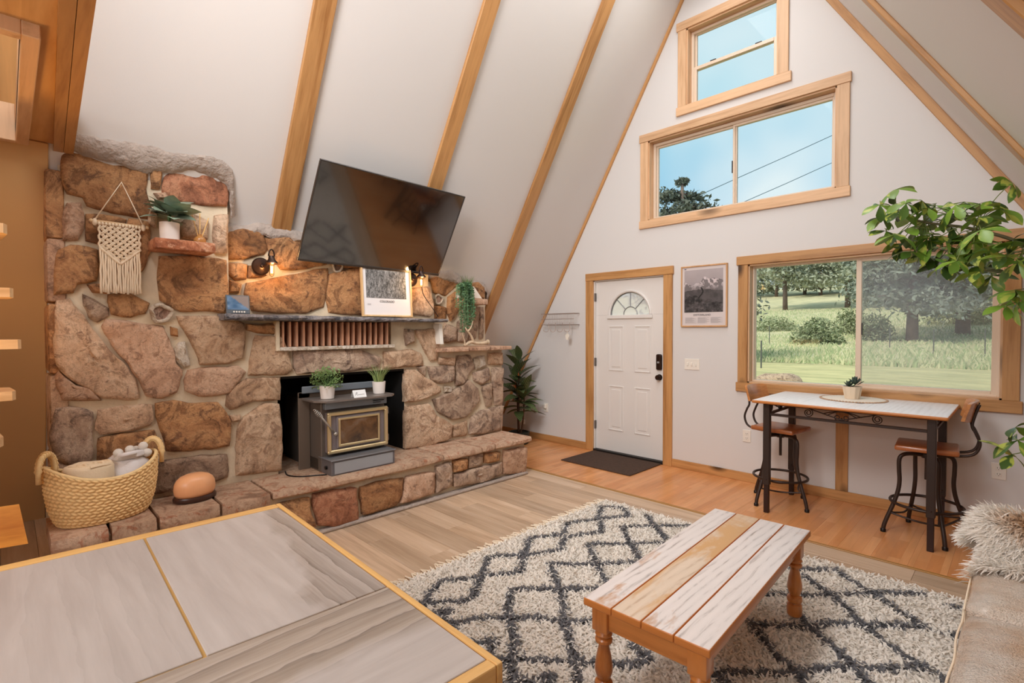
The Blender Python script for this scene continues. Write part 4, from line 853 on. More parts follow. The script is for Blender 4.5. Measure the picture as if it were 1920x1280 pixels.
def river(a, b_):
    n1 = fbm(a*9+fbm(a*4, b_*4, 3)*3, b_*9, 11); n2 = fbm(a*40, b_*16, 21, 4)
    bend = np.abs(b_-.62-.10*np.sin(a*9)*(1-a)-.10*(a > .75)*(a-.75)); riv = np.exp(-(bend/.05)**2)
    g = np.where(b_ < .60, .18+.55*n2, .45+.55*n1*(.6+.4*b_)); g = g*(1-.5*riv)+.5*riv*.95
    g = g+(fbm(a*60, b_*60, 9, 3)-.5)*.5; return np.clip(np.stack([g]*3, -1), .05, .92)
print_panel('photograph', pf, Mf @ Vector((-.0035, -.205, .165)), R3 @ Vector((0, .40, 0)), R3 @ Vector((0, 0, .45)), 120, 120, river)
TXT = plain('ink', (60, 58, 60), .7)
text('COLORADO', 'lettering', TXT, pf, Mf @ Vector((-.003, -.005, .135)), .026, (PI/2, 0, PI/2), .0003)
for zz in (.112, .106, .100): MB().box((-.005, -.198, zz), (-.0045, -.165, zz+.002)).xf(Mf).build('fine_print', plain('pale_ink', (190, 186, 188), .8), pf)

# right stone shelf with grass pot, white triangle and trailing fern
tag(MB().bev((-1.98, -1.70, 1.742), (-1.79, -1.375, 1.80), .008, 2).build('stone_shelf', SM[2], smooth=True), 'tan stone shelf high on the right side of the fireplace', 'shelf')
GRASS = plain('grass_blade', (104, 138, 66), .5, var=.25, vs=30, rndcol=.3)
def grass_tuft(parent, c, r, hgt, nb, mat, spread=.5, name='blades', wd=.006):
    V = []; F = []
    for i in range(nb):
        a = random.uniform(0, 2*PI); q = r*math.sqrt(random.random()); h_ = hgt*random.uniform(.6, 1); b0 = Vector((c[0]+q*math.cos(a), c[1]+q*math.sin(a), c[2])); dr_ = Vector((math.cos(a), math.sin(a), 0)); sd = Vector((-dr_.y, dr_.x, 0)) if random.random() < .5 else Vector((random.uniform(-1, 1), random.uniform(-1, 1), 0)).normalized()
        n0 = len(V); sp_ = spread*(q/r+.15)
        for j, t_ in enumerate((0, .5, 1)):
            pp = b0+dr_*(sp_*h_*t_*t_)+Vector((0, 0, h_*t_)); ww = wd*(1-t_*.85)*.5; V += [pp-sd*ww, pp+sd*ww]
        F += [(n0, n0+1, n0+3, n0+2), (n0+2, n0+3, n0+5, n0+4)]
    return MB().add(V, F).build(name, mat, parent, kind='stuff')
g1 = thing('potted_grass', 'white pot of short grass on the right stone shelf', 'plant', (-1.865, -1.602, 1.80))
pot(g1, (-1.865, -1.602, 1.80), .062, .10, POTW, .9); grass_tuft(g1, (-1.865, -1.602, 1.885), .04, .17, 90, GRASS, .32)
tr = thing('white_triangle', 'white wooden triangle ornament on the right stone shelf', 'ornament', (-1.86, -1.485, 1.80))
MB().add([(-1.90, -1.535, 1.802), (-1.82, -1.535, 1.802), (-1.82, -1.43, 1.802), (-1.90, -1.43, 1.802), (-1.86, -1.53, 1.935), (-1.86, -1.515, 1.935)], [(0, 1, 2, 3), (0, 1, 4), (1, 2, 5, 4), (2, 3, 5), (3, 0, 4, 5)]).build('body', plain('white_painted_wood', (236, 224, 210), .6), tr)
MB().box((-1.901, -1.53, 1.8005), (-1.817, -1.44, 1.808)).build('wood_base', PINE_Y, tr)
fn = thing('trailing_fern', 'trailing green fern hanging from the right stone shelf', 'plant', (-1.85, -1.735, 1.80))
FERN = plain('fern_green', (116, 158, 112), .6, var=.25, vs=25, rndcol=.3)
fl_ = MB(); fst = MB()
for i in range(48):
    y0 = -1.735+random.uniform(-.05, .05); a = random.uniform(-1, 1); L_ = random.choice((.2, .28, .36, .40, .33)) if abs(a) < .55 else random.uniform(.14, .28); x0 = -1.82+random.uniform(-.03, .05)
    pts = smoothline([(x0, y0, 1.83), (x0+.045, y0+.05*a, 1.93+random.uniform(-.03, .03)), (x0+.08, y0+.10*a, 1.86), (x0+.085, y0+.115*a+random.uniform(-.02, .02), 1.86-L_)], 7)
    fst.tube(pts, .0018, 4)
    for p in pts[4:]:
        for s_ in range(4):
            d = Vector((random.uniform(-.6, 1), random.uniform(-1, 1), random.uniform(-.7, .3))).normalized()*random.uniform(.016, .034); w_ = d.cross(Vector((random.random(), random.random(), random.random()))).normalized()*.006
            q = Vector(p); fl_.add([q, q+d*.5+w_, q+d, q+d*.5-w_], [(0, 1, 2, 3)])
fst.build('stems', FERN, fn); fl_.build('fronds', FERN, fn, kind='stuff')
pot(fn, (-1.845, -1.735, 1.80-.0), .032, .05, POTW)
# antler on the ledge
at = tag(MB().tube(smoothline([(-1.70, -1.47, 1.345), (-1.69, -1.53, 1.335), (-1.70, -1.62, 1.335), (-1.70, -1.69, 1.35), (-1.70, -1.76, 1.325), (-1.70, -1.785, 1.318)], 6), [.020]*6+[.016]*20+[.012]*5, 10)
         .tube(smoothline([(-1.70, -1.775, 1.32), (-1.69, -1.79, 1.37), (-1.68, -1.825, 1.44)], 6), [.011-.0007*i for i in range(13)], 8)
         .tube(smoothline([(-1.70, -1.66, 1.345), (-1.69, -1.70, 1.41), (-1.68, -1.765, 1.47), (-1.68, -1.785, 1.50)], 6), [.015-.0006*i for i in range(19)], 8)
         .tube(smoothline([(-1.69, -1.745, 1.455), (-1.68, -1.71, 1.50), (-1.68, -1.685, 1.565)], 6), [.010-.0006*i for i in range(13)], 8)
         .ball((-1.70, -1.465, 1.345), .028, sc=(1, .6, 1)).build('antler', plain('antler', (206, 184, 156), .55, var=.25, vs=20, bs=.3), smooth=True), 'pale forked antler lying on the stone ledge', 'antler')

# ------------------------------------------------------------------ wood stove insert
IRON = plain('taupe_iron', (104, 94, 86), .5, .2, bs=.15, bscale=300)
STEEL = plain('blue_grey_steel', (136, 146, 156), .35, .4)
BRASS = plain('pale_brass', (224, 204, 160), .28, .75)
DKIRON = plain('dark_iron', (112, 110, 114), .4, .3)
sv = thing('wood_stove', 'grey wood stove insert with brass framed glass door in the firebox', 'stove', (-1.7, -3.08, .377))
MB().bev((-2.25, -3.352, .377), (-1.525, -2.80, .925), .006, 1).build('body', IRON, sv)
MB().bev((-1.735, -3.445, .377), (-1.715, -3.355, .985), .003, 1).bev((-1.735, -2.795, .377), (-1.715, -2.70, .985), .003, 1).bev((-1.735, -3.445, .94), (-1.715, -2.70, .985), .003, 1).build('surround', plain('surround_iron', (118, 104, 92), .45, .3), sv)
MB().bev((-1.70, -3.428, .978), (-1.685, -2.78, 1.034), .006, 2).build('top_riser', STEEL, sv)
tp = [(-1.72, -3.42), (-1.50, -3.42), (-1.405, -3.36), (-1.405, -2.80), (-1.47, -2.74), (-1.72, -2.74)]
MB().prism(tp, 'z', .926, .940).build('top_plate', plain('top_iron', (128, 118, 112), .4, .3), sv)
MB().bev((-1.53, -3.335, .862), (-1.487, -2.80, .915), .003, 1).build('air_panel', STEEL, sv)
MB().bev((-1.488, -2.93, .892), (-1.478, -2.83, .898), .002, 1).bev((-1.488, -2.93, .878), (-1.478, -2.86, .882), .001, 1).build('air_slide', BLACKM, sv)
d_ = MB().bev((-1.545, -3.32, .525), (-1.482, -2.812, .838), .004, 1).build('stove_door', plain('door_grey', (140, 130, 132), .4, .25), sv)
def ring(mb, y0, y1, z0, z1, w, xa, xb, r):
    for lo, hi in (((xa, y0, z0), (xb, y1, z0+w)), ((xa, y0, z1-w), (xb, y1, z1)), ((xa, y0, z0+w*.6), (xb, y0+w, z1-w*.6)), ((xa, y1-w, z0+w*.6), (xb, y1, z1-w*.6))): mb.bev(lo, hi, r, 3)
    return mb
ring(MB(), -3.328, -2.806, .519, .843, .030, -1.486, -1.455, .012).build('brass_rim', BRASS, d_)
MB().bev((-1.485, -3.25, .556), (-1.468, -2.875, .803), .004, 1).build('inner_panel', plain('door_grey', (140, 130, 132), .4, .25), d_)
ring(MB(), -3.240, -2.882, .569, .791, .017, -1.472, -1.458, .006).build('brass_rim', BRASS, d_)
m, t, b, o_ = nodes('smoky_glass'); v = coords(t, rnd=False)
t.links.new(ramp(t, tnoise(t, v, 7, 4, .6, .5), [(.3, lin(58, 44, 36)), (.5, lin(108, 78, 52)), (.7, lin(128, 108, 92))]), b.inputs['Base Color']); setp(b, 'Roughness', .12)
MB().box((-1.470, -3.224, .584), (-1.464, -2.898, .776)).build('glass', m, d_)
for z in (.575, .80): MB().lathe([(.012, -.025), (.012, .025)], (-1.49, -2.795, z), 10).build('hinge', IRON, d_)
hd = MB().tube([(-1.45, -3.275, .682), (-1.435, -3.40, .835)], .007, 8).ball((-1.452, -3.272, .676), .016).build('handle_rod', plain('bright_steel', (180, 176, 170), .3, .7), d_, True)
cl_ = MB(); a0, a1 = Vector((-1.435, -3.385, .818)), Vector((-1.425, -3.452, .888)); ax = (a1-a0).normalized(); e1 = ax.orthogonal().normalized(); e2 = ax.cross(e1); L_ = (a1-a0).length
cl_.tube([a0+ax*(L_*i/70)+(e1*math.cos(i*.62)+e2*math.sin(i*.62))*(.013*math.sin(PI*min(1, (i+8)/78))+.004) for i in range(71)], .0032, 6); cl_.build('coil_grip', plain('bright_steel', (180, 176, 170), .3, .7), hd, True)
bl = MB().bev((-1.57, -3.348, .377), (-1.364, -2.803, .490), .004, 1).build('blower_box', DKIRON, sv); MB().bev((-1.575, -3.354, .488), (-1.352, -2.797, .497), .002, 1).build('blower_lid', plain('lid_grey', (122, 122, 126), .35, .3), bl)
m, t, b, o_ = nodes('perforated_steel'); v = coords(t, rnd=False, scale=1); vo = t.nodes.new('ShaderNodeTexVoronoi'); vo.inputs['Scale'].default_value = 160; vo.inputs['Randomness'].default_value = 0; t.links.new(v, vo.inputs['Vector'])
t.links.new(ramp(t, vo.outputs['Distance'], [(.32, lin(70, 74, 80)), (.42, lin(168, 174, 182))]), b.inputs['Base Color']); setp(b, 'Roughness', .4); setp(b, 'Metallic', .4)
MB().box((-1.366, -3.325, .39), (-1.360, -2.825, .476)).build('blower_grille', m, bl)
MB().lathe([(.014, 0), (.014, .016), (.009, .018)], n=14).xf(Matrix.Translation((-1.44, -3.348, .432)) @ Matrix.Rotation(PI/2, 4, 'X')).build('blower_knob', BLACKM, bl)
MB().box((-1.72, -3.3545, .392), (-1.585, -3.352, .475)).build('rating_plate', plain('rating_plate', (52, 44, 36), .5, var=.6, vs=60), sv)
tag(MB().tube(smoothline([(-1.42, -3.36, .386), (-1.46, -3.42, .384), (-1.52, -3.52, .383), (-1.62, -3.57, .383), (-1.75, -3.54, .381)], 6), .005, 6).build('blower_wire', BLACKM, smooth=True), 'black cord on the hearth left of the wood stove', 'cord')
# pots and card on the stove
b1 = thing('potted_herb', 'white pot of bushy small leaved greenery on the stove top', 'plant', (-1.55, -3.287, .94)); pot(b1, (-1.55, -3.287, .94), .058, .102, POTW, .86)
BUSH = plain('herb_leaf', (122, 150, 92), .55, var=.3, vs=40); bu = MB(); bs_ = MB()
for i in range(520):
    d = Vector((random.gauss(0, 1), random.gauss(0, 1), random.gauss(.25, .9))).normalized(); r_ = .125*random.uniform(.45, 1)
    q = Vector((-1.55, -3.287, 1.085))+Vector((d.x*r_, d.y*r_, d.z*r_*.82)); u_ = d.orthogonal().normalized()*.009; v_ = (d+Vector((random.uniform(-.7, .7),)*3)).normalized()*.016
    if q.z > 1.02: bu.add([q, q+v_*.5+u_, q+v_, q+v_*.5-u_], [(0, 1, 2, 3)])
for i in range(30):
    d = Vector((random.gauss(0, 1), random.gauss(0, 1), 1.0)).normalized(); bs_.tube([(-1.55, -3.287, 1.03), Vector((-1.55, -3.287, 1.03))+d*.12], .0016, 4)
bu.build('foliage', BUSH, b1, kind='stuff'); bs_.build('stems', LEAFG, b1)
b2 = thing('potted_grass', 'white pot of spiky grass at the right of the stove top', 'plant', (-1.55, -2.836, .94)); pot(b2, (-1.55, -2.836, .94), .055, .103, POTW, .86); grass_tuft(b2, (-1.55, -2.836, 1.03), .034, .16, 90, plain('spiky_grass', (140, 158, 96), .5, var=.25, vs=30), .62)
cd = thing('small_card', 'small white folded card with black script on the stove top', 'card', (-1.47, -3.065, .94))
MB().add([(-1.44, -3.12, .9405), (-1.44, -3.01, .9405), (-1.467, -3.12, .997), (-1.467, -3.01, .997), (-1.494, -3.12, .9405), (-1.494, -3.01, .9405)], [(0, 1, 3, 2), (2, 3, 5, 4)]).build('card', plain('white_card', (240, 240, 240), .6), cd)
sq = [(-1.4516, -3.105, .955), (-1.4535, -3.100, .968), (-1.4570, -3.094, .979), (-1.4575, -3.087, .981), (-1.4555, -3.086, .974), (-1.4535, -3.092, .967), (-1.4518, -3.086, .958)]+[(-1.4528, -3.080+.0045*i, .9605+.003*(i % 2)) for i in range(13)]
MB().tube([Vector(p)+Vector((.0040, 0, 0)) for p in smoothline(sq, 4)], .0008, 5).build('script_line', plain('black_ink', (28, 28, 30), .6), cd)

# ------------------------------------------------------------------ basket with blankets, dome lamp
bk = thing('woven_basket', 'large woven straw basket with two loop handles on the hearth', 'basket', (-1.535, -4.665, .376))
Mb = Matrix.Translation((-1.535, -4.665, .376)) @ Matrix.Rotation(.17, 4, 'Z')
nu, nv = 300, 84; uu, vv = np.meshgrid(np.arange(nu)/nu, np.arange(nv)/(nv-1)); th = uu*2*PI
rimz = .262+.085*np.abs(np.sin(th))**2.2*1.0
prof_ = np.interp(vv, [0, .08, .3, .6, 1], [.80, .88, .98, 1.04, 1.06])
rows = 15; cols = 46; rr = np.floor(vv*rows); ph = (uu*cols+.5*(rr % 2)) % 1; pv = (vv*rows) % 1
sl_ = (ph+ .55*(pv-.5)*np.where(rr % 2 == 0, 1, -1)) % 1
bmp = np.sqrt(np.clip(1-((sl_-.5)/.52)**2, 0, 1))*np.sqrt(np.clip(1-((pv-.5)/.54)**2, 0, 1))*.016
A_, B_ = .175*prof_+bmp, .245*prof_+bmp
V = np.stack([A_*np.cos(th), B_*np.sin(th), vv*rimz+.002], -1).reshape(-1, 3)
Mn = np.array(Mb); V = V @ Mn[:3, :3].T+Mn[:3, 3]
idx = np.arange(nu*nv).reshape(nv, nu); Fq = np.stack([idx[:-1], np.roll(idx, -1, 1)[:-1], np.roll(idx, -1, 1)[1:], idx[1:]], -1).reshape(-1, 4)
m, t, b, o_ = nodes('straw_weave'); a_ = t.nodes.new('ShaderNodeAttribute'); a_.attribute_name = 'col'
t.links.new(mix(t, 1.0, a_.outputs['Color'], ramp(t, tnoise(t, coords(t, rnd=False), 60, 3), [(.3, (.86, .84, .8, 1)), (.7, (1.05, 1.05, 1.05, 1))]), 'MULTIPLY'), b.inputs['Base Color']); setp(b, 'Roughness', .7)
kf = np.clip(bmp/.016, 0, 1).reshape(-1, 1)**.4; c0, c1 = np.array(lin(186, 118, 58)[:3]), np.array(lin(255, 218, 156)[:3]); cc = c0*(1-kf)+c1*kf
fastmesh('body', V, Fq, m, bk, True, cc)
STRAW = plain('straw', (244, 210, 154), .7, var=.15, vs=40)
ib = MB(); 
for q in range(2):
    pass
ib.lathe([(.001, 0), (1, 0)], n=32, cap=False); ib.v = [Vector((v_.x*.14, v_.y*.20, .004)) for v_ in ib.v]; ib.xf(Mb).build('base', STRAW, bk)
rm = MB(); rm.tube([(.186*math.cos(a), .262*math.sin(a), .262+.085*abs(math.sin(a))**2.2) for a in [2*PI*i/72 for i in range(72)]], .010, 8, True); rm.xf(Mb).build('rim', STRAW, bk, True)
for s_ in (-1, 1):
    hx_, hy_ = .026, .040*s_
    hp = [(hx_*math.cos(PI*i/12), s_*.252+hy_*s_*math.cos(PI*i/12)*s_, .338+.085*math.sin(PI*i/12)) for i in range(13)]
    hm_ = MB().tube([(hp[0][0], hp[0][1], .27)]+hp+[(hp[-1][0], hp[-1][1], .27)], .0125, 8)
    for i in range(0, 13): hm_.tube([Vector(hp[i])+Vector((.0155*math.cos(a)*.55, .0155*math.cos(a)*.84, .0155*math.sin(a))) for a in [2*PI*j/8 for j in range(8)]], .004, 4, True)
    hm_.xf(Mb).build('handle', STRAW, bk, True)
crm = plain('cream_fleece', (238, 218, 186), .95, bs=.3, bscale=120)
rl = thing('rolled_blanket', 'cream rolled blanket at the left in the woven basket', 'blanket', (-1.50, -4.73, .42))
def swirl(c, R, z0, z1, turns):
    mb = MB(); mb.lathe([(R*.8, z0), (R, z0+.03), (R, z1-.025), (R*.93, z1-.006), (R*.85, z1-.002), (.01, z1-.014)], c, 32, sx=.82, sy=1.05)
    mb.tube([(c[0]+(R*.93*(1-i/90))*.82*math.cos(i*turns*2*PI/90), c[1]+(R*.93*(1-i/90))*1.05*math.sin(i*turns*2*PI/90), c[2]+z1-.008+.004*math.sin(i*.9)) for i in range(86)], .009, 6); return mb
swirl((-1.50, -4.735, .40), .112, 0, .312, 3.2).build('roll', crm, rl, True, .9)
wb = thing('white_throw', 'white blanket with pompoms at the right in the woven basket', 'blanket', (-1.555, -4.535, .42))
wt = plain('white_fleece', (232, 228, 228), .95, bs=.3, bscale=120)
mbw = MB().ball((-1.56, -4.54, .585), .12, 24, 14, (.85, .95, 1.3))
for v_ in mbw.v: v_ += Vector((noise.noise(v_*16), noise.noise(v_*16+Vector((4, 4, 4))), noise.noise(v_*13)*1.2))*.016
for k in range(4): mbw.tube(smoothline([(-1.62, -4.63+.01*k, .69+.008*k), (-1.50+.01*k, -4.58, .715+.008*k), (-1.50, -4.50, .722+.006*k), (-1.58, -4.45, .715)], 5), .014, 6)
mbw.build('folded_cloth', wt, wb, True)
for (x, y, z) in ((-1.53, -4.595, .745), (-1.56, -4.535, .75), (-1.56, -4.468, .762), (-1.535, -4.452, .722), (-1.60, -4.50, .735)): MB().ball((x, y, z), .026, 12, 8).build('pompom', plain('pompom_wool', (228, 222, 214), .95, bs=.8, bscale=90), wb, True)
lp = thing('dome_lamp', 'peach oval dome lamp with a dark base on the hearth', 'lamp', (-1.51, -4.205, .377))
Ml = Matrix.Translation((-1.51, -4.205, .377)) @ Matrix.Rotation(.12, 4, 'Z')
MB().lathe([(.9, 0), (1.0, .008), (1.02, .022), (.97, .034), (.9, .036)], n=36).xf(Ml @ Matrix.Diagonal((.092, .123, 1, 1))).build('base', plain('dark_wood_base', (66, 42, 34), .3), lp, True, .8)
MB().lathe([(.88, 0), (.97, .025), (1.0, .052), (.97, .082), (.87, .108), (.70, .126), (.45, .138), (.2, .142), (.05, .143)], n=36).xf(Ml @ Matrix.Translation((0, 0, .03)) @ Matrix.Diagonal((.090, .121, 1, 1))).build('dome', plain('salt_peach', (244, 178, 128), .35, var=.12, vs=7), lp, True)
# ================================================================== furniture
# dining table in the foreground
UT = Vector((.99947, -.0326, 0)); WT = Vector((-.0326, -.99947, 0)); P0 = Vector((.122, -4.267, 0))
MT = Matrix(((UT.x, WT.x, 0, P0.x), (UT.y, WT.y, 0, P0.y), (0, 0, 1, 0), (0, 0, 0, 1)))
MTi = MT
dt = thing('dining_table', 'large dining table with grey wood look tiles and a light wood edge', 'table', (P0+UT*.69+WT*.8)[:])
EDGE = wood('light_oak_edge', (226, 180, 112), (196, 142, 78), 'x', 9, 12, .4, rnd=0)
EDGEY = wood('light_oak_edge_y', (226, 180, 112), (196, 142, 78), 'y', 9, 12, .4, rnd=0)
TW, TL = 1.38, 1.62
def tb(lo, hi, r=.004): return MB().bev(lo, hi, r, 2).xf(MT)
tb((0, 0, .69), (TW, .018, .762)).build('edge_board', EDGE, dt); tb((0, TL-.02, .69), (TW, TL, .762)).build('edge_board', EDGE, dt)
tb((0, .018, .69), (.046, TL-.02, .762)).build('edge_board', EDGEY, dt); tb((TW-.03, .018, .69), (TW, TL-.02, .762)).build('edge_board', EDGEY, dt)
MB().box((.04, .01, .70), (TW-.02, TL-.01, .756)).xf(MT).build('grout_bed', plain('yellow_grout', (196, 156, 92), .8), dt)
def tile_mat(name, axis, ramp_axis=None, lo=0, hi=1, flip=False, diag=0, brown=0):
    m, t, b, o = nodes(name); v = coords(t, rnd=False); other = 'Y' if axis == 'x' else 'X'
    sp = t.nodes.new('ShaderNodeSeparateXYZ'); t.links.new(v, sp.inputs[0])
    wv = t.nodes.new('ShaderNodeTexWave'); wv.wave_type = 'BANDS'; wv.bands_direction = other; wv.wave_profile = 'SAW'
    for k_, v_ in (('Scale', 5.5), ('Distortion', 7), ('Detail', 5), ('Detail Scale', 1.0), ('Detail Roughness', .55)): wv.inputs[k_].default_value = v_
    t.links.new(coords(t, axis, 3.5, 1, rnd=False), wv.inputs['Vector'])
    light = ramp(t, tnoise(t, coords(t, axis, 10, 1), 24, 4, .6, .4), [(.3, lin(176, 167, 162)), (.7, lin(194, 186, 181))])
    fine = tnoise(t, coords(t, axis, 30, 1), 120, 3, .6, .2)
    dark = ramp(t, wv.outputs['Fac'], [(.0, lin(112, 100, 90)), (.12, lin(148-4*brown, 137-8*brown, 128-14*brown)), (.7, lin(172, 160-3*brown, 152-10*brown)), (1, lin(184, 174-3*brown, 167-8*brown))])
    dark = mix(t, .35, dark, ramp(t, fine, [(.3, lin(128, 116, 106)), (.7, lin(186, 176, 168))]))
    if ramp_axis:
        ad = t.nodes.new('ShaderNodeMath'); ad.operation = 'MULTIPLY_ADD'; ad.inputs[1].default_value = diag
        t.links.new(sp.outputs['Y' if ramp_axis == 'X' else 'X'], ad.inputs[0]); t.links.new(sp.outputs[ramp_axis], ad.inputs[2])
        a2 = t.nodes.new('ShaderNodeMath'); a2.operation = 'MULTIPLY_ADD'; a2.inputs[1].default_value = .16; t.links.new(tnoise(t, v, 5, 3, .5, .5), a2.inputs[0]); t.links.new(ad.outputs[0], a2.inputs[2])
        c0, c1 = ((0, 0, 0, 1), (1, 1, 1, 1)) if not flip else ((1, 1, 1, 1), (0, 0, 0, 1))
        mp_ = t.nodes.new('ShaderNodeMapRange'); mp_.inputs['From Min'].default_value = lo; mp_.inputs['From Max'].default_value = hi; t.links.new(a2.outputs[0], mp_.inputs['Value'])
        mask = ramp(t, mp_.outputs[0], [(0, c0), (1, c1)])
        col = mix(t, mask, light, dark)
    else: col = mix(t, .18, light, dark)
    t.links.new(col, b.inputs['Base Color']); setp(b, 'Roughness', .45); return m
T_plain = tile_mat('wood_look_tile', 'x'); T_edge = tile_mat('wood_look_tile_veined', 'x', 'Y', .17, .21, False, .20); T_cross = tile_mat('wood_look_tile_brown', 'y', 'X', .045, .10, True, -.06, 1)
for (a, c, e_, f_, mm) in ((.05, .916, .021, .459, T_edge), (.05, .914, .467, .905, T_plain), (.05, .914, .913, 1.596, T_plain), (.922, 1.347, .021, .89, T_cross), (.922, 1.347, .897, 1.596, T_plain)):
    o = MB().bev((a, e_, .75), (c, f_, .7605), .0015, 1).xf(MT); cc = MT @ Vector(((a+c)/2, (e_+f_)/2, .755))
    o.build('tile', mm, dt, origin=(cc-dt.location)[:])
for (a, c) in ((.05, .04), (TW-.13, .04), (.05, TL-.12), (TW-.13, TL-.12)): tb((a, c, 0), (a+.08, c+.08, .70), .006).build('leg', EDGE, dt)
tb((.06, .05, .60), (TW-.06, .075, .70)).build('apron', EDGE, dt); tb((TW-.085, .06, .60), (TW-.06, TL-.06, .70)).build('apron', EDGEY, dt); tb((.06, .06, .60), (.085, TL-.06, .70)).build('apron', EDGEY, dt); tb((.06, TL-.075, .60), (TW-.06, TL-.05, .70)).build('apron', EDGE, dt)
# dining chair at the far side of the table
CH = wood('honey_chair_wood', (226, 150, 62), (186, 104, 36), 'y', 8, 12, .35, rnd=0, coat=.3)
ch = thing('dining_chair', 'honey coloured wooden dining chair behind the tiled table', 'chair', (-.22, -5.27, 0))
MB().bev((-.22, -5.49, .43), (.20, -5.06, .465), .012, 2).build('seat', CH, ch)
for x, y in ((-.18, -5.45), (-.18, -5.09), (.16, -5.45), (.16, -5.09)): MB().tube([(x, y, 0), (x, y, .44)], [.016, .020], 10).build('leg', CH, ch, True)
bp = MB(); nb = 9
for s_ in range(2): pass
pts = []
for i in range(nb): pts.append((-5.48+.44*i/(nb-1), .03*math.sin(PI*i/(nb-1))))
vs = []; fs = []
for (y, d_) in pts:
    for dx, z in ((0, .715), (-.022, .715), (-.052, .85), (-.03, .855)): vs.append((-.22-d_+dx, y+.025-(.02 if z > .8 else 0), z))
for i in range(nb-1):
    for j in range(4): fs.append((i*4+j, i*4+(j+1) % 4, (i+1)*4+(j+1) % 4, (i+1)*4+j))
fs += [(0, 1, 2, 3), tuple((nb-1)*4+j for j in range(4))]
MB().add(vs, fs).build('backrest', CH, ch)
for y in (-5.44, -5.27, -5.10): MB().tube([(-.20, y, .45), (-.225, y, .72)], .011, 8).build('spindle', CH, ch, True)

# shag rug
RX0, RX1, RY0, RY1 = -.235, 2.82, -3.86, -1.435
rg = thing('shag_rug', 'thick cream shag rug with a charcoal diamond lattice', 'rug', ((RX0+RX1)/2, (RY0+RY1)/2, 0))
SEG = np.array([(p[0], p[1], q[0], q[1]) for L_ in RUGLINES for p, q in zip(L_[:-1], L_[1:])])
EXTRA = []
for k in range(-1, 7):                               # the lattice goes on under the table and the sofa
    for (a, b_) in (((.35+.35*k, -3.86), (.55+.35*k, -3.45)), ((.75+.35*k, -3.86), (.55+.35*k, -3.45))): EXTRA.append((*a, *b_))
for (a, b_) in (((2.1, -1.9), (2.8, -1.5)), ((2.1, -1.9), (2.8, -2.35)), ((2.1, -2.3), (2.8, -2.8)), ((1.46, -2.98), (2.2, -3.4)), ((2.0, -2.9), (2.7, -3.4)), ((2.0, -2.9), (2.13, -2.24))): EXTRA.append((*a, *b_))
SEG = np.concatenate([SEG, np.array(EXTRA)])
def rugdist(P):
    d = np.full(len(P), 9.0)
    for x0, y0, x1, y1 in SEG:
        vx, vy = x1-x0, y1-y0; L2 = vx*vx+vy*vy+1e-9; t_ = np.clip(((P[:, 0]-x0)*vx+(P[:, 1]-y0)*vy)/L2, 0, 1)
        d = np.minimum(d, np.hypot(P[:, 0]-x0-t_*vx, P[:, 1]-y0-t_*vy))
    return d
def rugcol(P):
    w_ = .0215+.012*(fbm(P[:, 0]*6, P[:, 1]*6, 2, 3)-.5); d = rugdist(P)+np.random.uniform(-.010, .010, len(P))
    dark = (d < w_).astype(float)[:, None]
    cr_ = np.array(lin(255, 250, 242)[:3])*np.random.uniform(.86, 1.04, (len(P), 1)); dk = np.array(lin(122, 122, 126)[:3])*np.random.uniform(.75, 1.3, (len(P), 1))
    return cr_*(1-dark)+dk*dark
RUGM = attr_mat('shag_wool', .95, trans=.35)
gx, gy = np.meshgrid(np.arange(RX0, RX1+.001, .02), np.arange(RY0, RY1+.001, .02)); P = np.stack([gx.ravel(), gy.ravel()], -1)
ny, nx = gx.shape; i_ = np.arange(nx*ny).reshape(ny, nx)
fastmesh('backing', np.c_[P, np.full(len(P), .010)], np.stack([i_[:-1, :-1], i_[:-1, 1:], i_[1:, 1:], i_[1:, :-1]], -1).reshape(-1, 4), RUGM, rg, True, rugcol(P)*.9)
sp_ = .0108; gx, gy = np.meshgrid(np.arange(RX0+.01, RX1-.005, sp_), np.arange(RY0+.01, RY1-.005, sp_)); P = np.stack([gx.ravel(), gy.ravel()], -1)+np.random.uniform(-.006, .006, (gx.size, 2))
def pile(P, c, Lmin, Lmax, wd, lean, z0):
    n = len(P); a = np.random.uniform(0, 2*PI, n); L_ = np.random.uniform(Lmin, Lmax, n); ln = np.random.uniform(.2, 1, n)*lean
    dx, dy = np.cos(a), np.sin(a); b_ = a+np.random.uniform(.8, 2.3, n); sx_, sy_ = np.cos(b_)*wd/2, np.sin(b_)*wd/2
    V = np.zeros((n, 6, 3))
    for j, (t_, ww) in enumerate(((0, 1), (.55, 1.15), (1, .55))):
        cxx = P[:, 0]+dx*ln*t_**1.5; cyy = P[:, 1]+dy*ln*t_**1.5; cz_ = z0+L_*(t_-.22*t_*t_)
        V[:, 2*j] = np.stack([cxx-sx_*ww, cyy-sy_*ww, cz_], -1); V[:, 2*j+1] = np.stack([cxx+sx_*ww, cyy+sy_*ww, cz_], -1)
    base = np.arange(n)[:, None]*6; F = np.concatenate([base+np.array([[0, 1, 3, 2]]), base+np.array([[2, 3, 5, 4]])])
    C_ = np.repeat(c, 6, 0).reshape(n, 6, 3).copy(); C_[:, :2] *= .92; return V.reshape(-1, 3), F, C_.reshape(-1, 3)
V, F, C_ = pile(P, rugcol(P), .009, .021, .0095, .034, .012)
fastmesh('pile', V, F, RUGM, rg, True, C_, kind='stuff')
fg = MB(); FRM = plain('fringe_cotton', (236, 220, 196), .95, bs=.3, bscale=200)
yy = RY0+.02; 
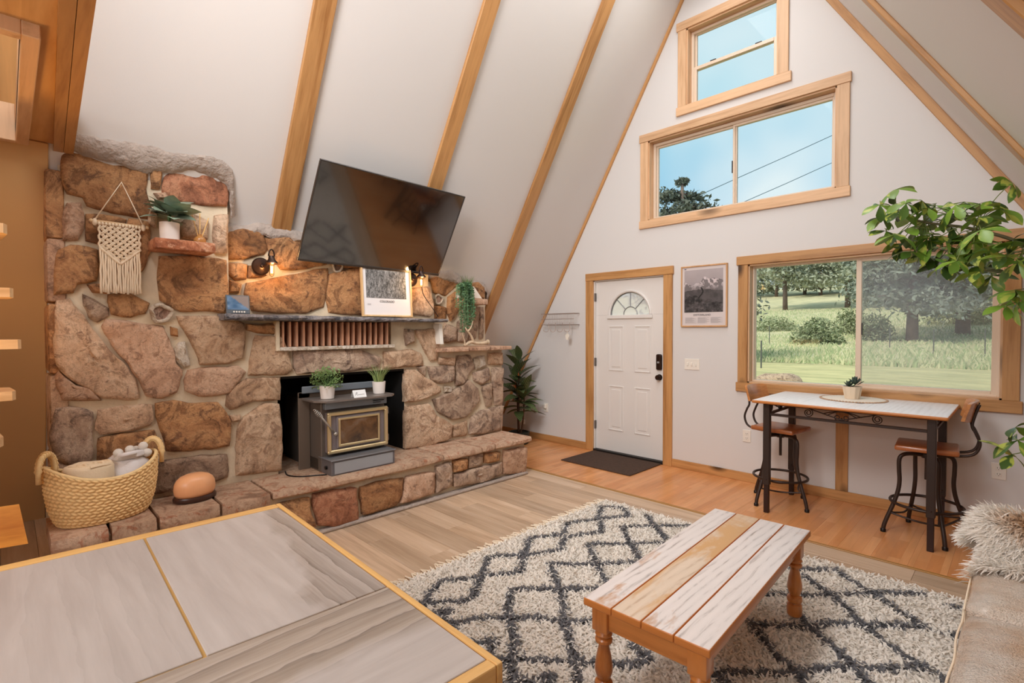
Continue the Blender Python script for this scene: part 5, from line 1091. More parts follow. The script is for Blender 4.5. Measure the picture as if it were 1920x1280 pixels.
while yy < RY1-.01:
    L_ = random.uniform(.055, .085); dy = random.uniform(-.018, .018)
    fg.tube(smoothline([(RX0+.01, yy, .012), (RX0-L_*.4, yy+dy*.2, .010), (RX0-L_*.7, yy+dy, .008), (RX0-L_, yy+dy*1.6, .005)], 3), .0055, 5); fg.ball((RX0-.012, yy, .012), .009, 6, 4)
    yy += random.uniform(.020, .030)
fg.build('fringe', FRM, rg, True, kind='stuff')

# coffee table
ct = thing('coffee_table', 'low coffee table of worn whitewashed planks on turned legs', 'table', (1.318, -2.853, .03))
MC = Matrix.Translation((1.318, -2.853, 0)) @ Matrix.Rotation(math.radians(2.6), 4, 'Z')
ORW = wood('orange_pine_y', (206, 134, 70), (164, 92, 38), 'y', 9, 12, .3, rnd=0, coat=.3, knots=3)
ORWX = wood('orange_pine_x', (206, 134, 70), (164, 92, 38), 'x', 9, 12, .3, rnd=0, coat=.3, knots=3)
ORWZ = wood('orange_pine_z', (204, 130, 66), (160, 88, 36), 'z', 9, 10, .3, rnd=0, coat=.3)
def washed(name, c_hi, c_lo, worn, thr):
    m, t, b, o = nodes(name); v = coords(t, 'y', 10, 1); g1_ = tnoise(t, v, 46, 5, .65, .8); v2 = coords(t, 'y', 3, 1)
    wv = t.nodes.new('ShaderNodeTexWave'); wv.bands_direction = 'X'; wv.inputs['Scale'].default_value = 9; wv.inputs['Distortion'].default_value = 7; wv.inputs['Detail'].default_value = 3; wv.inputs['Detail Scale'].default_value = .8; t.links.new(coords(t, 'y', 6, 1), wv.inputs['Vector'])
    g = mix(t, .24, g1_, wv.outputs['Fac'])
    pc = ramp(t, g, [(.24, lin(*c_lo)), (.42, lin(*c_hi)), (.8, lin(*[min(255, x+8) for x in c_hi]))])
    wf = ramp(t, tnoise(t, v2, 3.4, 5, .65, .8), [(thr, (0, 0, 0, 1)), (thr+.10, (1, 1, 1, 1))]); col = mix(t, wf, pc, lin(*worn))
    vo = t.nodes.new('ShaderNodeTexVoronoi'); vo.inputs['Scale'].default_value = 2.6; t.links.new(coords(t, 'y', 1.6, 1), vo.inputs['Vector'])
    col = mix(t, ramp(t, vo.outputs['Distance'], [(.03, (.8, .8, .8, 1)), (.10, (0, 0, 0, 1))]), col, lin(120, 92, 78))
    ge = t.nodes.new('ShaderNodeNewGeometry'); sp = t.nodes.new('ShaderNodeSeparateXYZ'); t.links.new(ge.outputs['Normal'], sp.inputs[0])
    top = ramp(t, sp.outputs['Z'], [(.80, (0, 0, 0, 1)), (.94, (1, 1, 1, 1))])
    t.links.new(mix(t, top, lin(196, 122, 60), col), b.inputs['Base Color']); setp(b, 'Roughness', .38); bump(t, b, g, .12, .003); return m
WA = washed('whitewash_grey', (224, 216, 212), (158, 146, 140), (190, 138, 90), .60); WB = washed('whitewash_worn', (218, 198, 176), (184, 152, 122), (208, 162, 108), .53)
xs = [-.24, -.118, .002, .122, .245]
for i in range(4):
    mb = MB().bev((xs[i]+.0008, -.652, .425), (xs[i+1]-.0008, .652, .455), .0055, 3); c_ = MC @ Vector(((xs[i]+xs[i+1])/2, 0, .44)); mb.xf(MC).build('plank', WB if i == 1 else WA, ct, True, .8, origin=(c_-ct.location)[:])
for (lo, hi, mm) in (((-.20, -.60, .335), (-.178, .60, .424), ORW), ((.178, -.60, .335), (.20, .60, .424), ORW), ((-.19, -.605, .335), (.19, -.583, .424), ORWX), ((-.19, .583, .335), (.19, .605, .424), ORWX)):
    MB().bev(lo, hi, .003, 1).xf(MC).build('apron', mm, ct)
for x in (-.188, .188):
    for y in (-.588, .588):
        mb = MB().bev((x-.033, y-.033, .325), (x+.033, y+.033, .424), .004, 2); 
        mb.lathe([(.024, .33), (.030, .318), (.034, .31), (.030, .302), (.024, .298), (.033, .290), (.033, .280), (.022, .272), (.020, .262), (.028, .225), (.034, .185), (.034, .165), (.026, .140), (.022, .132), (.033, .124), (.036, .112), (.033, .100), (.023, .094), (.026, .088)], (x, y, 0), 20)
        mb.lathe([(.030, .030), (.034, .036), (.036, .066), (.033, .086), (.026, .092)], (x, y, 0), 20); mb.xf(MC).build('leg', ORWZ, ct, True, .5)

# bar table
IRN = plain('brown_black_iron', (58, 44, 38), .42, .3)
bt = thing('bar_table', 'counter height bar table with whitewashed top and scrolled iron base', 'table', (1.34, -.43, 0))
m = washed('whitewash_bar_top', (240, 236, 234), (226, 220, 215), (228, 214, 202), .70)
MB().bev((.742, -.835, .882), (1.948, -.03, .907), .012, 3).build('table_top', m, bt, True, .8)
for x in (.835, 1.858):
    for y in (-.745, -.125):
        MB().bev((x-.024, y-.024, .225), (x+.024, y+.024, .882), .003, 1).build('leg', IRN, bt)
        MB().bev((x-.018, y-.018, 0), (x+.018, y+.018, .24), .002, 1).ball((x+.004, y-.0245, .27), .006, 8, 5).build('leg_extension', plain('dark_brown_iron', (48, 30, 26), .42, .3), bt)
for y in (-.745, -.125):
    MB().bev((.84, y-.016, .868), (1.855, y+.016, .882), .002, 1).build('top_rail', IRN, bt); MB().bev((.84, y-.012, .783), (1.855, y+.012, .802), .002, 1).build('lower_rail', IRN, bt)
for x in (.835, 1.858):
    MB().bev((x-.016, -.74, .868), (x+.016, -.13, .882), .002, 1).build('top_rail', IRN, bt); MB().bev((x-.012, -.74, .783), (x+.012, -.13, .802), .002, 1).build('lower_rail', IRN, bt)
def scroll(mb, P, s):     # P maps local (u, v) to world; mirrored pair of volutes joined by crossing bars
    for sg in (-1, 1):
        rad = lambda i: .030*(1-i/44)+.004
        mb.tube([P(sg*(.222-rad(i)*math.sin(i*.33)), .836+rad(i)*math.cos(i*.33)) for i in range(38)], .0042, 6)
        mb.tube([P(sg*.222, .870), P(0, .805)], .0045, 6)
        r3 = lambda i: .022*(1-i/34)+.003
        mb.tube([P(sg*(.026-r3(i)*math.cos(i*.30)), .822+r3(i)*math.sin(-i*.30)) for i in range(26)], .0038, 6)
    for a, h0, h1 in ((.098, .829, .866), (.125, .838, .867)): mb.tube([P(-a+2*a*i/12, h0+(h1-h0)*math.sin(PI*i/12)) for i in range(13)], .0042, 6)
    return mb
scroll(MB(), lambda u, v: (1.346+u*.98, -.745, v), 1).build('scrollwork', IRN, bt); scroll(MB(), lambda u, v: (1.346+u*.98, -.125, v), 1).build('scrollwork', IRN, bt)
for x in (.835, 1.858): scroll(MB(), lambda u, v: (x, -.435+u*1.0, v), 1).build('scrollwork', IRN, bt)
# placemat and succulent
pmt = thing('round_placemat', 'round cream braided placemat on the bar table', 'placemat', (1.318, -.262, .907))
MB().lathe([(.01, .006), (.215, .006), (.222, .003), (.215, .0005)], (1.318, -.262, .907), 48).build('mat', plain('cream_weave', (238, 228, 212), .9, bs=.6, bscale=70), pmt, True, .6)
ed = MB()
for i in range(64):
    a = 2*PI*i/64; ed.ball((1.318+.222*math.cos(a), -.262+.222*math.sin(a), .9115), .0105, 6, 4, (1, 1, .5))
ed.build('braided_edge', plain('brown_braid', (186, 152, 122), .9), pmt, True)
sc_ = thing('succulent_pot', 'small slatted pot with a dark succulent on the round placemat', 'plant', (1.312, -.262, .914))
for i in range(12):
    a = 2*PI*(i+.5)/12; Ms = Matrix.Translation((1.312, -.262, .914)) @ Matrix.Rotation(a, 4, 'Z')
    MB().add([(.050, -.0155, 0), (.050, .0155, 0), (.044, -.0155, 0), (.044, .0155, 0), (.066, -.0195, .098), (.066, .0195, .098), (.059, -.0195, .098), (.059, .0195, .098)], [(0, 1, 5, 4), (2, 3, 7, 6), (0, 2, 6, 4), (1, 3, 7, 5), (4, 5, 7, 6), (0, 1, 3, 2)]).xf(Ms).build('pot_slat', plain('whitewashed_slat', (226, 208, 184), .6, rndcol=.12), sc_)
MB().lathe([(.043, .003), (.058, .088), (.001, .09)], (1.312, -.262, .914), 24).build('soil', plain('moss_brown', (110, 98, 50), .95), sc_)
SUC = plain('dark_succulent', (72, 92, 84), .4, rndcol=.3); slf = leaf_mesh('leaf', .062, .026, -.35, .5, 5, 1.2, SUC)
for dx, n_, s_ in ((-.02, 12, .85), (.02, 16, 1.05)):
    for i in range(n_):
        a = i*2.4; inst('leaf', slf, sc_, dirM((dx+.004*math.cos(a), dx*.2+.004*math.sin(a), .088+.02*(dx > 0)+.0016*i), a, .25+i*.06, 0, s_*(1-.02*i)))

# bar stools
SEATW = wood('stool_seat_wood', (176, 104, 58), (126, 66, 34), 'x', 8, 10, .28, rnd=.1, coat=.4)
def stool(label, la):
    s = thing('bar_stool', label, 'stool', (0, 0, 0), 'iron bar stools at the bar table')
    mb = MB().bev((-.185, -.18, .615), (.185, .18, .648), .014, 3)
    for v_ in mb.v:
        r_ = max(0, math.hypot(v_.x/.185, v_.y/.18)-1.0); v_.x *= 1-.16*r_; v_.y *= 1-.16*r_
        if v_.z > .635: v_.z += .012*(abs(v_.y)/.18)**2-.006
    mb.build('seat', SEATW, s, True, .7)
    for k in range(4):
        a = la+k*PI/2; c, n_ = math.cos(a), math.sin(a)
        prof = [(0.0, .572), (.09, .578), (.142, .568), (.165, .535), (.166, .46), (.162, .38), (.172, .30), (.200, .205), (.235, .11), (.254, .05), (.26, .012)]
        mb = MB().tube(smoothline([(r_*c, r_*n_, z) for r_, z in prof], 4), .0135, 10); mb.build('leg', IRN, s, True)
        MB().lathe([(.017, 0), (.018, .018), (.013, .026)], (.26*c, .26*n_, 0), 12).build('foot_cap', BLACKM, s, True, .7)
    MB().tube([(.205*math.cos(2*PI*i/40), .205*math.sin(2*PI*i/40), .225) for i in range(40)], .0105, 8, True).build('foot_ring', IRN, s, True)
    cb_ = MB()
    for k in range(4):
        a, b_ = la+k*PI/2, la+(k+1)*PI/2; p, q = Vector((.222*math.cos(a), .222*math.sin(a), .145)), Vector((.222*math.cos(b_), .222*math.sin(b_), .145)); mid = (p+q)/2*.86
        cb_.tube(smoothline([p, mid, q], 6), .007, 8)
    cb_.build('stretcher', IRN, s, True)
    MB().tube([(0, 0, .40), (0, 0, .60)], .011, 12).lathe([(.03, .555), (.03, .585)], n=16).lathe([(.07, .60), (.07, .612)], n=16).build('screw_post', IRN, s, True, .6)
    for y in (-.075, .075):
        MB().tube(smoothline([(.02, y, .608), (.16, y, .606), (.245, y, .63), (.275, y, .70), (.255, y, .77), (.235, y*.95, .82), (.25, y*.95, .90), (.27, y*.95, .965)], 5), .009, 8).build('back_rod', IRN, s, True)
    vs, fs, n_ = [], [], 11
    for i in range(n_):
        u_ = -1+2*i/(n_-1); y = .165*u_; xo = .232-.045*u_*u_
        e_ = .012*(1-min(1, (1-abs(u_))*4))
        for (dx, z) in ((0, .845+e_), (.020, .845+e_), (.052, .985-e_), (.032, .985-e_)): vs.append((xo+dx-.012, y, z))
    for i in range(n_-1):
        for j in range(4): fs.append((i*4+j, i*4+(j+1) % 4, (i+1)*4+(j+1) % 4, (i+1)*4+j))
    fs += [(0, 1, 2, 3), tuple((n_-1)*4+j for j in range(4))]
    MB().add(vs, fs).build('backrest', wood('stool_back_wood', (206, 140, 84), (150, 84, 44), 'y', 8, 10, .28, rnd=.1, coat=.4), s, True, .6)
    return s
s1 = stool('wood and iron bar stool at the sofa end of the bar table', math.radians(24.4)); s2 = stool('wood and iron bar stool at the door end of the bar table', math.radians(-17))
s1.location = (1.80, -.435, 0); s1.rotation_euler = (0, 0, .08); s2.location = (.83, -.41, 0); s2.rotation_euler = (0, 0, PI-.14)

# sofa
LEA = nodes('tan_leather'); m, t, b, o_ = LEA; MATS['tan_leather'] = m
v = coords(t, rnd=False); f1 = tnoise(t, v, 5, 4, .5, .3)
t.links.new(ramp(t, f1, [(.34, lin(232, 196, 164)), (.6, lin(252, 236, 220))]), b.inputs['Base Color']); setp(b, 'Roughness', .32); setp(b, 'Coat Weight', .5); setp(b, 'Coat Roughness', .22)
mp = coords(t, 'x', 5, 1, rnd=False); h = mix(t, .45, tnoise(t, mp, 16, 3, .55, 1.6), tnoise(t, v, 180, 2)); bump(t, b, h, 1.0, .045)
so = thing('leather_sofa', 'pale tan leather sofa at the right edge of the rug', 'sofa', (2.55, -3.0, 0))
def cushion(lo, hi, r, puff, name):
    bm = bmesh.new(); bmesh.ops.create_cube(bm, size=1); bmesh.ops.subdivide_edges(bm, edges=bm.edges[:], cuts=9, use_grid_fill=True)
    c_ = [(lo[i]+hi[i])/2 for i in range(3)]; hs = [(hi[i]-lo[i])/2 for i in range(3)]; vs = []
    for v_ in bm.verts:
        q = [v_.co[i]*2 for i in range(3)]; p = [q[i]*hs[i] for i in range(3)]; core = [max(-hs[i]+r, min(hs[i]-r, p[i])) for i in range(3)]; d = Vector(p)-Vector(core)
        if d.length > 1e-6: p = Vector(core)+d.normalized()*r
        p = Vector(p); k = (1-q[0]**2)*(1-q[1]**2)
        if q[2] > .9: p.z += puff*max(0, k)**.5
        p += Vector(c_); p += Vector((noise.noise(p*6), noise.noise(p*6+Vector((7, 7, 7))), noise.noise(Vector((p.x*3, p.y*11, p.z*4)))))*.006; vs.append(p)
    bm.verts.index_update(); fs = [[v_.index for v_ in f.verts] for f in bm.faces]; bm.free()
    return MB().add(vs, fs).build(name, LEA[0], so, True)
MB().bev((2.20, -4.15, .06), (2.98, -1.86, .30), .04, 3).build('base', LEA[0], so, True, .8)
for y0, y1 in ((-2.575, -2.07), (-3.28, -2.58), (-3.98, -3.285)): 
    cushion((2.135, y0, .27), (2.80, y1, .455), .045, .018, 'seat_cushion')
    cushion((2.72, y0, .42), (2.94, y1, .82), .06, .01, 'back_cushion')
cushion((2.17, -2.07, .06), (2.98, -1.84, .60), .06, .01, 'arm'); cushion((2.20, -4.22, .06), (2.98, -3.99, .60), .06, .01, 'arm'); cushion((2.86, -4.1, .10), (3.04, -1.9, .76), .05, 0, 'back')
sm_ = MB()
for y in (-2.545, -2.61): sm_.tube(smoothline([(2.150, y, .30), (2.138, y, .36), (2.136, y+.01*(1 if y > -2.58 else -1), .42)], 5), .003, 6)
sm_.tube([(2.134+.003*math.sin(i*.7), -2.56-.035*i, .43) for i in range(20)], .0035, 6); sm_.tube([(2.134, -2.09-.03*i, .425) for i in range(16)], .0035, 6)
sm_.build('stitching', plain('cream_stitching', (244, 226, 200), .7), so, True)
for y in (-4.0, -2.0): MB().lathe([(.02, 0), (.028, .06)], (2.25, y, 0), 12).build('foot', BLACKM, so)
# sheepskin over the arm
fu = thing('sheepskin_throw', 'fluffy cream sheepskin with a brown centre draped over the sofa arm', 'throw', (2.5, -1.98, .6))
def fur_surf(u_, v_):    # u along x, v across: seat front, up the inner side, over the arm, down behind
    path = [(-2.20, .49), (-2.12, .50), (-2.085, .56), (-2.05, .632), (-1.96, .655), (-1.86, .635), (-1.815, .58), (-1.80, .42)]
    k = v_*(len(path)-1); i = np.minimum(k.astype(int), len(path)-2); f_ = k-i; pa = np.array(path); y = pa[i, 0]*(1-f_)+pa[i+1, 0]*f_; z = pa[i, 1]*(1-f_)+pa[i+1, 1]*f_
    x = 2.135+.80*u_+.05*np.sin(v_*7); d = np.clip((2.19-x)/.055, 0, 1.2); z = z-d**2*.085; x = np.maximum(x, 2.118); return np.stack([x, y, z], -1)
uu, vv = np.meshgrid(np.linspace(0, 1, 40), np.linspace(0, 1, 40)); Pq = fur_surf(uu.ravel(), vv.ravel()); i_ = np.arange(1600).reshape(40, 40)
FURM = attr_mat('sheepskin', .95, trans=.3)
def fcol(u_, v_):
    k = np.clip(1.25-((u_-.44)/.36)**2*1.2-((v_-.47)/.20)**2*1.1, 0, 1)[:, None]
    return np.array(lin(255, 250, 243)[:3])*(1-k)+np.array(lin(212, 172, 124)[:3])*k
fastmesh('hide', Pq, np.stack([i_[:-1, :-1], i_[:-1, 1:], i_[1:, 1:], i_[1:, :-1]], -1).reshape(-1, 4), FURM, fu, True, fcol(uu.ravel(), vv.ravel())*.85)
n = 26000; ru, rv = np.random.rand(n), np.random.rand(n); B0 = fur_surf(ru, rv); e_ = .01; Tu = fur_surf(ru+e_, rv)-B0; Tv = fur_surf(ru, np.clip(rv+e_, 0, 1))-B0; Nn = np.cross(Tu, Tv); Nn /= np.linalg.norm(Nn, axis=1)[:, None]+1e-9; Nn[Nn[:, 2] < -.2] *= -1
dirv = Nn*.38+np.random.normal(0, .33, (n, 3))+np.stack([-.9*np.clip(.35-ru, 0, .4)*2.5, -.45+np.zeros(n), -.25+np.zeros(n)], -1); dirv /= np.linalg.norm(dirv, axis=1)[:, None]; L_ = np.random.uniform(.035, .075, n)[:, None]
sd = np.cross(dirv, Nn+np.random.normal(0, .25, (n, 3))); sd /= np.linalg.norm(sd, axis=1)[:, None]; sd *= .003
V = np.zeros((n, 6, 3)); mid = B0+dirv*L_*.55; tip = B0+dirv*L_+np.array([0, 0, -.3])*L_*.5
V[:, 0], V[:, 1], V[:, 2], V[:, 3], V[:, 4], V[:, 5] = B0-sd, B0+sd, mid-sd, mid+sd, tip-sd*.3, tip+sd*.3
bs0 = np.arange(n)[:, None]*6; fastmesh('wool', V.reshape(-1, 3), np.concatenate([bs0+np.array([[0, 1, 3, 2]]), bs0+np.array([[2, 3, 5, 4]])]), FURM, fu, True, np.repeat(fcol(ru, rv)*np.random.uniform(.85, 1.06, (n, 1)), 6, 0), kind='stuff')

# door mat
dmt = MB().bev((-1.385, -.65, .001), (-.49, -.03, .012), .004, 2)
tag(dmt.build('door_mat', plain('brown_coir', (74, 54, 42), .95, var=.25, vs=40, bs=.6, bscale=150)), 'dark brown door mat in front of the white door', 'mat')
# spiral stair
stt = thing('spiral_stair', 'pale wooden stair treads winding up at the left edge', 'stairs', (-.98, -5.72, 0))
TRD = wood('pale_tread', (236, 198, 150), (206, 160, 108), 'y', 8, 12, .4)
MB().tube([(-.98, -5.72, 0), (-.98, -5.72, 2.75)], .045, 16).build('centre_pole', BLACKM, stt, True)
for k, (z, ye) in enumerate(((.735, -5.15), (.975, -5.075), (1.195, -5.03), (1.435, -5.008), (1.668, -5.03), (1.945, -5.045), (2.19, -5.10))):
    a = (k-3)*.30; x0 = -1.10+.55*math.sin(a)*.35
    MB().prism([(-1.0, -5.72), (-.94, -5.72), (x0+.13, ye-.012), (x0+.09, ye), (x0-.13, ye-.02), (x0-.15, ye-.05)], 'z', z-.042, z).build('tread', TRD, stt)
# ================================================================== things on the gable wall
pz = thing('wall_poster', 'framed black and white mountain poster between door and window', 'picture', (-.03, -.01, 1.81))
fm = MB()
for lo, hi in (((-.272, -.026, 1.496), (.213, -.002, 1.51)), ((-.272, -.026, 2.11), (.213, -.002, 2.124)), ((-.272, -.026, 1.51), (-.258, -.002, 2.11)), ((.199, -.026, 1.51), (.213, -.002, 2.11))): fm.bev(lo, hi, .002, 1)
fm.build('frame', wood('oak_frame', (206, 160, 112), (172, 122, 76), 'z', 12, 12, .45), pz)
MB().box((-.262, -.016, 1.505), (.205, -.006, 2.115)).build('paper', plain('poster_paper', (214, 204, 202), .7), pz)
def mountains(a, b_):
    sky = .52+.16*b_+.06*fbm(a*4, b_*4, 3)
    r1 = .60+.16*fbm(a*5, a*0+1, 8)+.10*np.exp(-((a-.55)/.08)**2)+.12*np.exp(-((a-.78)/.15)**2); r2 = .50+.10*fbm(a*4, a*0, 15)-.12*np.abs(a-.5); r3 = .30+.14*fbm(a*7, a*0, 30)-.25*(a-.3)*(a > .3)
    g = sky; g = np.where(b_ < r1, .40+.42*(fbm(a*14, b_*14, 6) > .52)*np.clip((b_-.5)*5, 0, 1)+.1*fbm(a*9, b_*9, 4), g); g = np.where(b_ < r2, .18+.18*fbm(a*10, b_*10, 12), g)
    g = np.where(b_ < r3, .08+.55*np.clip(fbm(a*16+b_*10, b_*18-a*6, 18)-.25, 0, 1), g); st_ = (np.abs(a-.43-.06*np.sin(b_*16)) < .02) & (b_ > .33) & (b_ < .58); g = np.where(st_, .05, g)
    return np.stack([g, g*.93, g*.94], -1)*.9
print_panel('photograph', pz, (-.235, -.0175, 1.645), (.405, 0, 0), (0, 0, .435), 110, 110, mountains)
text('SWITZERLAND', 'lettering', TXT, pz, (-.045, -.0175, 1.617), .027, (PI/2, 0, 0), .0003)
for c in range(3):
    for r_ in range(9): MB().box((-.225+.135*c, -.0172, 1.535+.0068*r_), (-.225+.135*c+.12-.02*((r_*7+c) % 3), -.0165, 1.538+.0068*r_)).build('fine_print', plain('grey_ink', (176, 168, 168), .8), pz)
MB().box((-.236, -.0172, 2.088), (-.215, -.0165, 2.097)).build('fine_print', plain('blue_ink', (70, 74, 92), .8), pz)
def plate(name, label, x, z, w_, h_, kind):
    p = thing(name, label, 'outlet' if kind != 'switch' else 'switch', (x, 0, z)); MB().bev((x-w_/2, -.007, z-h_/2), (x+w_/2, 0, z+h_/2), .003, 2).build('cover_plate', WHITEPL, p)
    dk = plain('slot_dark', (60, 54, 50), .6)
    if kind == 'switch':
        for dx in (-.046, 0, .046): MB().bev((x+dx-.009, -.014, z-.018), (x+dx+.009, -.006, z+.016), .003, 1).build('toggle', WHITEPL, p)
    else:
        for dz in (-.022, .022):
            rc = MB().bev((x-.017, -.009, z+dz-.015), (x+.017, -.006, z+dz+.015), .003, 1).build('receptacle', WHITEPL, p)
            MB().box((x-.008, -.0095, z+dz-.002), (x-.0055, -.0088, z+dz+.008)).box((x+.0055, -.0095, z+dz-.002), (x+.008, -.0088, z+dz+.008)).box((x-.002, -.0095, z+dz-.011), (x+.002, -.0088, z+dz-.007)).build('slots', dk, rc)
        if kind == 'light': MB().bev((x-.02, -.04, z-.015), (x+.02, -.006, z+.05), .014, 3).build('night_light', plain('frosted_plug', (244, 238, 226), .3), p)
plate('light_switch', 'white triple light switch plate right of the door', -.155, 1.108, .162, .115, 'switch')
plate('wall_outlet', 'white wall outlet low beside the door end stool', .402, .441, .075, .116, 'outlet')
plate('wall_outlet', 'white wall outlet low at the right edge by the sofa', 2.16, .443, .08, .118, 'outlet')
plate('wall_outlet', 'white wall outlet with plug in night light left of the door', -2.177, .445, .075, .116, 'light')
pl = tag(MB().bev((-2.62, -.035, .17), (-2.55, -.002, .235), .01, 2).build('plug_adapter', WHITEPL), 'small white plug low on the wall behind the dracaena', 'plug')
# wire rack with hooks
rk = thing('wire_rack', 'white wire shelf rack with hooks left of the door', 'rack', (-1.88, -.06, 1.6)); WIRE = plain('grey_wire', (168, 150, 140), .4, .4)
wr = MB()
for z, y in ((1.675, -.115), (1.605, -.118), (1.535, -.115), (1.675, -.012), (1.535, -.012)): wr.tube([(-2.16, y, z), (-1.615, y, z)], .0035, 6)
for x in (-2.16, -1.615):
    for z in (1.675, 1.535): wr.tube([(x, -.012, z), (x, -.115, z)], .0035, 6)
wr.build('frame_wire', WIRE, rk)
vw = MB()
for i in range(24): x = -2.15+.525*i/23; vw.tube([(x, -.115, 1.675), (x, -.118, 1.535), (x, -.012, 1.533)], .0018, 5)
vw.build('grid_wire', WIRE, rk)
for i in range(4):
    x = -2.03+.115*i; MB().tube(smoothline([(x, -.115, 1.56), (x, -.117, 1.47), (x-.02, -.13, 1.445), (x-.045, -.15, 1.452), (x-.055, -.155, 1.475)], 5), .0035, 6).build('hook', WIRE, rk)
tg = thing('hanging_tag', 'small white key tag hanging from the wire rack', 'tag', (-1.70, -.14, 1.38))
MB().tube([(-1.705, -.143, 1.455), (-1.70, -.142, 1.40)], .002, 5).build('string', plain('cream_cotton_cord', (244, 226, 200)), tg)
MB().prism([(-1.73, 1.40), (-1.715, 1.42), (-1.685, 1.42), (-1.672, 1.39), (-1.69, 1.345), (-1.72, 1.35)], 'y', -.146, -.138).build('tag', plain('white_wood_tag', (240, 234, 222), .5), tg)

# ================================================================== plants
m, t, b, o_ = nodes('dracaena_leaf'); c_ = t.nodes.new('ShaderNodeTexCoord'); sp = t.nodes.new('ShaderNodeSeparateXYZ'); t.links.new(c_.outputs['Object'], sp.inputs[0])
ab = t.nodes.new('ShaderNodeMath'); ab.operation = 'ABSOLUTE'; t.links.new(sp.outputs['Y'], ab.inputs[0])
ad = t.nodes.new('ShaderNodeMath'); ad.operation = 'MULTIPLY_ADD'; ad.inputs[1].default_value = -1.5; t.links.new(ab.outputs[0], ad.inputs[0]); t.links.new(sp.outputs['X'], ad.inputs[2])
wv = t.nodes.new('ShaderNodeMath'); wv.operation = 'MULTIPLY'; wv.inputs[1].default_value = 190; t.links.new(ad.outputs[0], wv.inputs[0])
sn = t.nodes.new('ShaderNodeMath'); sn.operation = 'SINE'; t.links.new(wv.outputs[0], sn.inputs[0])
oi = t.nodes.new('ShaderNodeObjectInfo'); dkc = ramp(t, oi.outputs['Random'], [(0, lin(44, 52, 36)), (.5, lin(70, 88, 52)), (1, lin(58, 60, 46))])
t.links.new(mix(t, ramp(t, sn.outputs[0], [(.72, (0, 0, 0, 1)), (.95, (1, 1, 1, 1))]), dkc, lin(150, 166, 104)), b.inputs['Base Color']); setp(b, 'Roughness', .38); DRL = m
fp = thing('floor_plant', 'tall striped leaf floor plant between fireplace and gable wall', 'plant', (-2.33, -.36, 0))
MB().lathe([(.10, 0), (.125, .01), (.14, .15), (.128, .155), (.122, .135), (.001, .135)], (-2.33, -.36, 0), 24).build('pot', plain('dark_green_pot', (36, 44, 38), .5), fp, True, .7)
STEMM = plain('brown_stem', (92, 66, 48), .7); ll = leaf_mesh('leaf', .28, .108, .30, .25, 8, .85, DRL)
for (dx, dy, top, nl) in ((0.0, 0, 1.08, 19), (.05, .03, .66, 11), (-.04, .02, .82, 14)):
    tipx = dx*1.5
    MB().tube(smoothline([(-2.33+dx*.4, -.36+dy*.4, .12), (-2.33+dx, -.36+dy, top*.5), (-2.33+tipx, -.36+dy, top)], 6), [.012-.0004*i for i in range(13)], 8).build('stem', STEMM, fp, True)
    for i in range(nl):
        t_ = i/(nl-1); zz = top*(.50+.50*t_) if top > .8 else top*(.62+.38*t_); el = .05+1.15*t_**1.3+random.uniform(-.15, .15)
        inst('leaf', ll, fp, dirM((tipx*(.5+.5*t_), dy, zz), i*2.4+dx*20+random.uniform(-.2, .2), el, random.uniform(-.3, .3), random.uniform(.85, 1.2)))
for dz, dx in ((.86, .02), (.72, -.03), (.55, -.08)): MB().tube([(-2.33+dx, -.385, dz), (-2.33+dx+.012, -.40, dz+.055)], [.009, .004], 6).build('bud', plain('orange_bud', (196, 96, 40), .5), fp)

UMB = [(1.65,-1.29,2.22),(1.7,-1.18,2.32),(1.73,-1.25,2.18),(1.64,-1.16,2.17),(1.66,-1.15,2.08),(1.75,-1.36,2.02),(1.79,-1.38,2.19),(1.76,-1.08,2.16),(1.85,-1.29,2.21),(1.88,-1.3,2.16),(1.81,-1.02,2.09),(1.87,-1.21,2.0),(1.89,-1.08,2.21),(1.95,-1.21,2.13),(1.97,-1.15,2.06),(2.0,-1.33,2.15),(2.01,-1.15,2.13),(2.02,-1.07,2.21),(1.89,-1.19,1.94),(1.95,-1.11,1.96),(1.92,-1.14,1.88),(2.01,-1.36,1.84),(2.04,-1.11,1.92),(2.07,-1.17,1.96),(2.11,-1.52,2.04),(2.12,-1.62,1.96),(2.14,-1.32,2.15),(2.18,-1.46,2.08),(2.12,-1.12,1.82),(2.14,-1.06,1.77),(2.14,-1.37,1.88),(2.19,-1.3,1.92),(2.21,-1.49,1.83),(2.23,-1.34,1.93),(2.25,-1.47,1.8),(2.26,-1.29,1.86),(2.22,-1.06,1.63),(2.24,-1.34,1.67),(2.25,-1.33,1.6),(2.21,-1.3,1.59),(2.22,-1.28,2.24),(1.79,-1.22,1.93),(1.84,-1.15,1.99),(1.94,-1.27,2.0),(2.06,-1.2,2.0),(2.07,-1.24,1.89),(2.25,-1.15,0.93),(2.26,-1.15,0.86),(2.24,-1.15,0.78)]
UMB[46:46] = [(1.74,-1.18,1.99),(1.8,-1.15,1.94),(1.87,-1.14,1.9),(1.94,-1.11,1.84),(1.99,-1.15,1.91),(2.04,-1.12,1.85),(2.1,-1.29,1.78),(1.77,-1.21,2.07),(1.88,-1.11,2.03),(2.12,-1.17,1.87)]
m, t, b, o_ = nodes('schefflera_leaf'); c_ = t.nodes.new('ShaderNodeTexCoord'); sp = t.nodes.new('ShaderNodeSeparateXYZ'); t.links.new(c_.outputs['Object'], sp.inputs[0])
oi = t.nodes.new('ShaderNodeObjectInfo'); gcol = ramp(t, oi.outputs['Random'], [(0, lin(52, 76, 36)), (.4, lin(84, 118, 46)), (.72, lin(134, 170, 62)), (1, lin(110, 154, 66))])
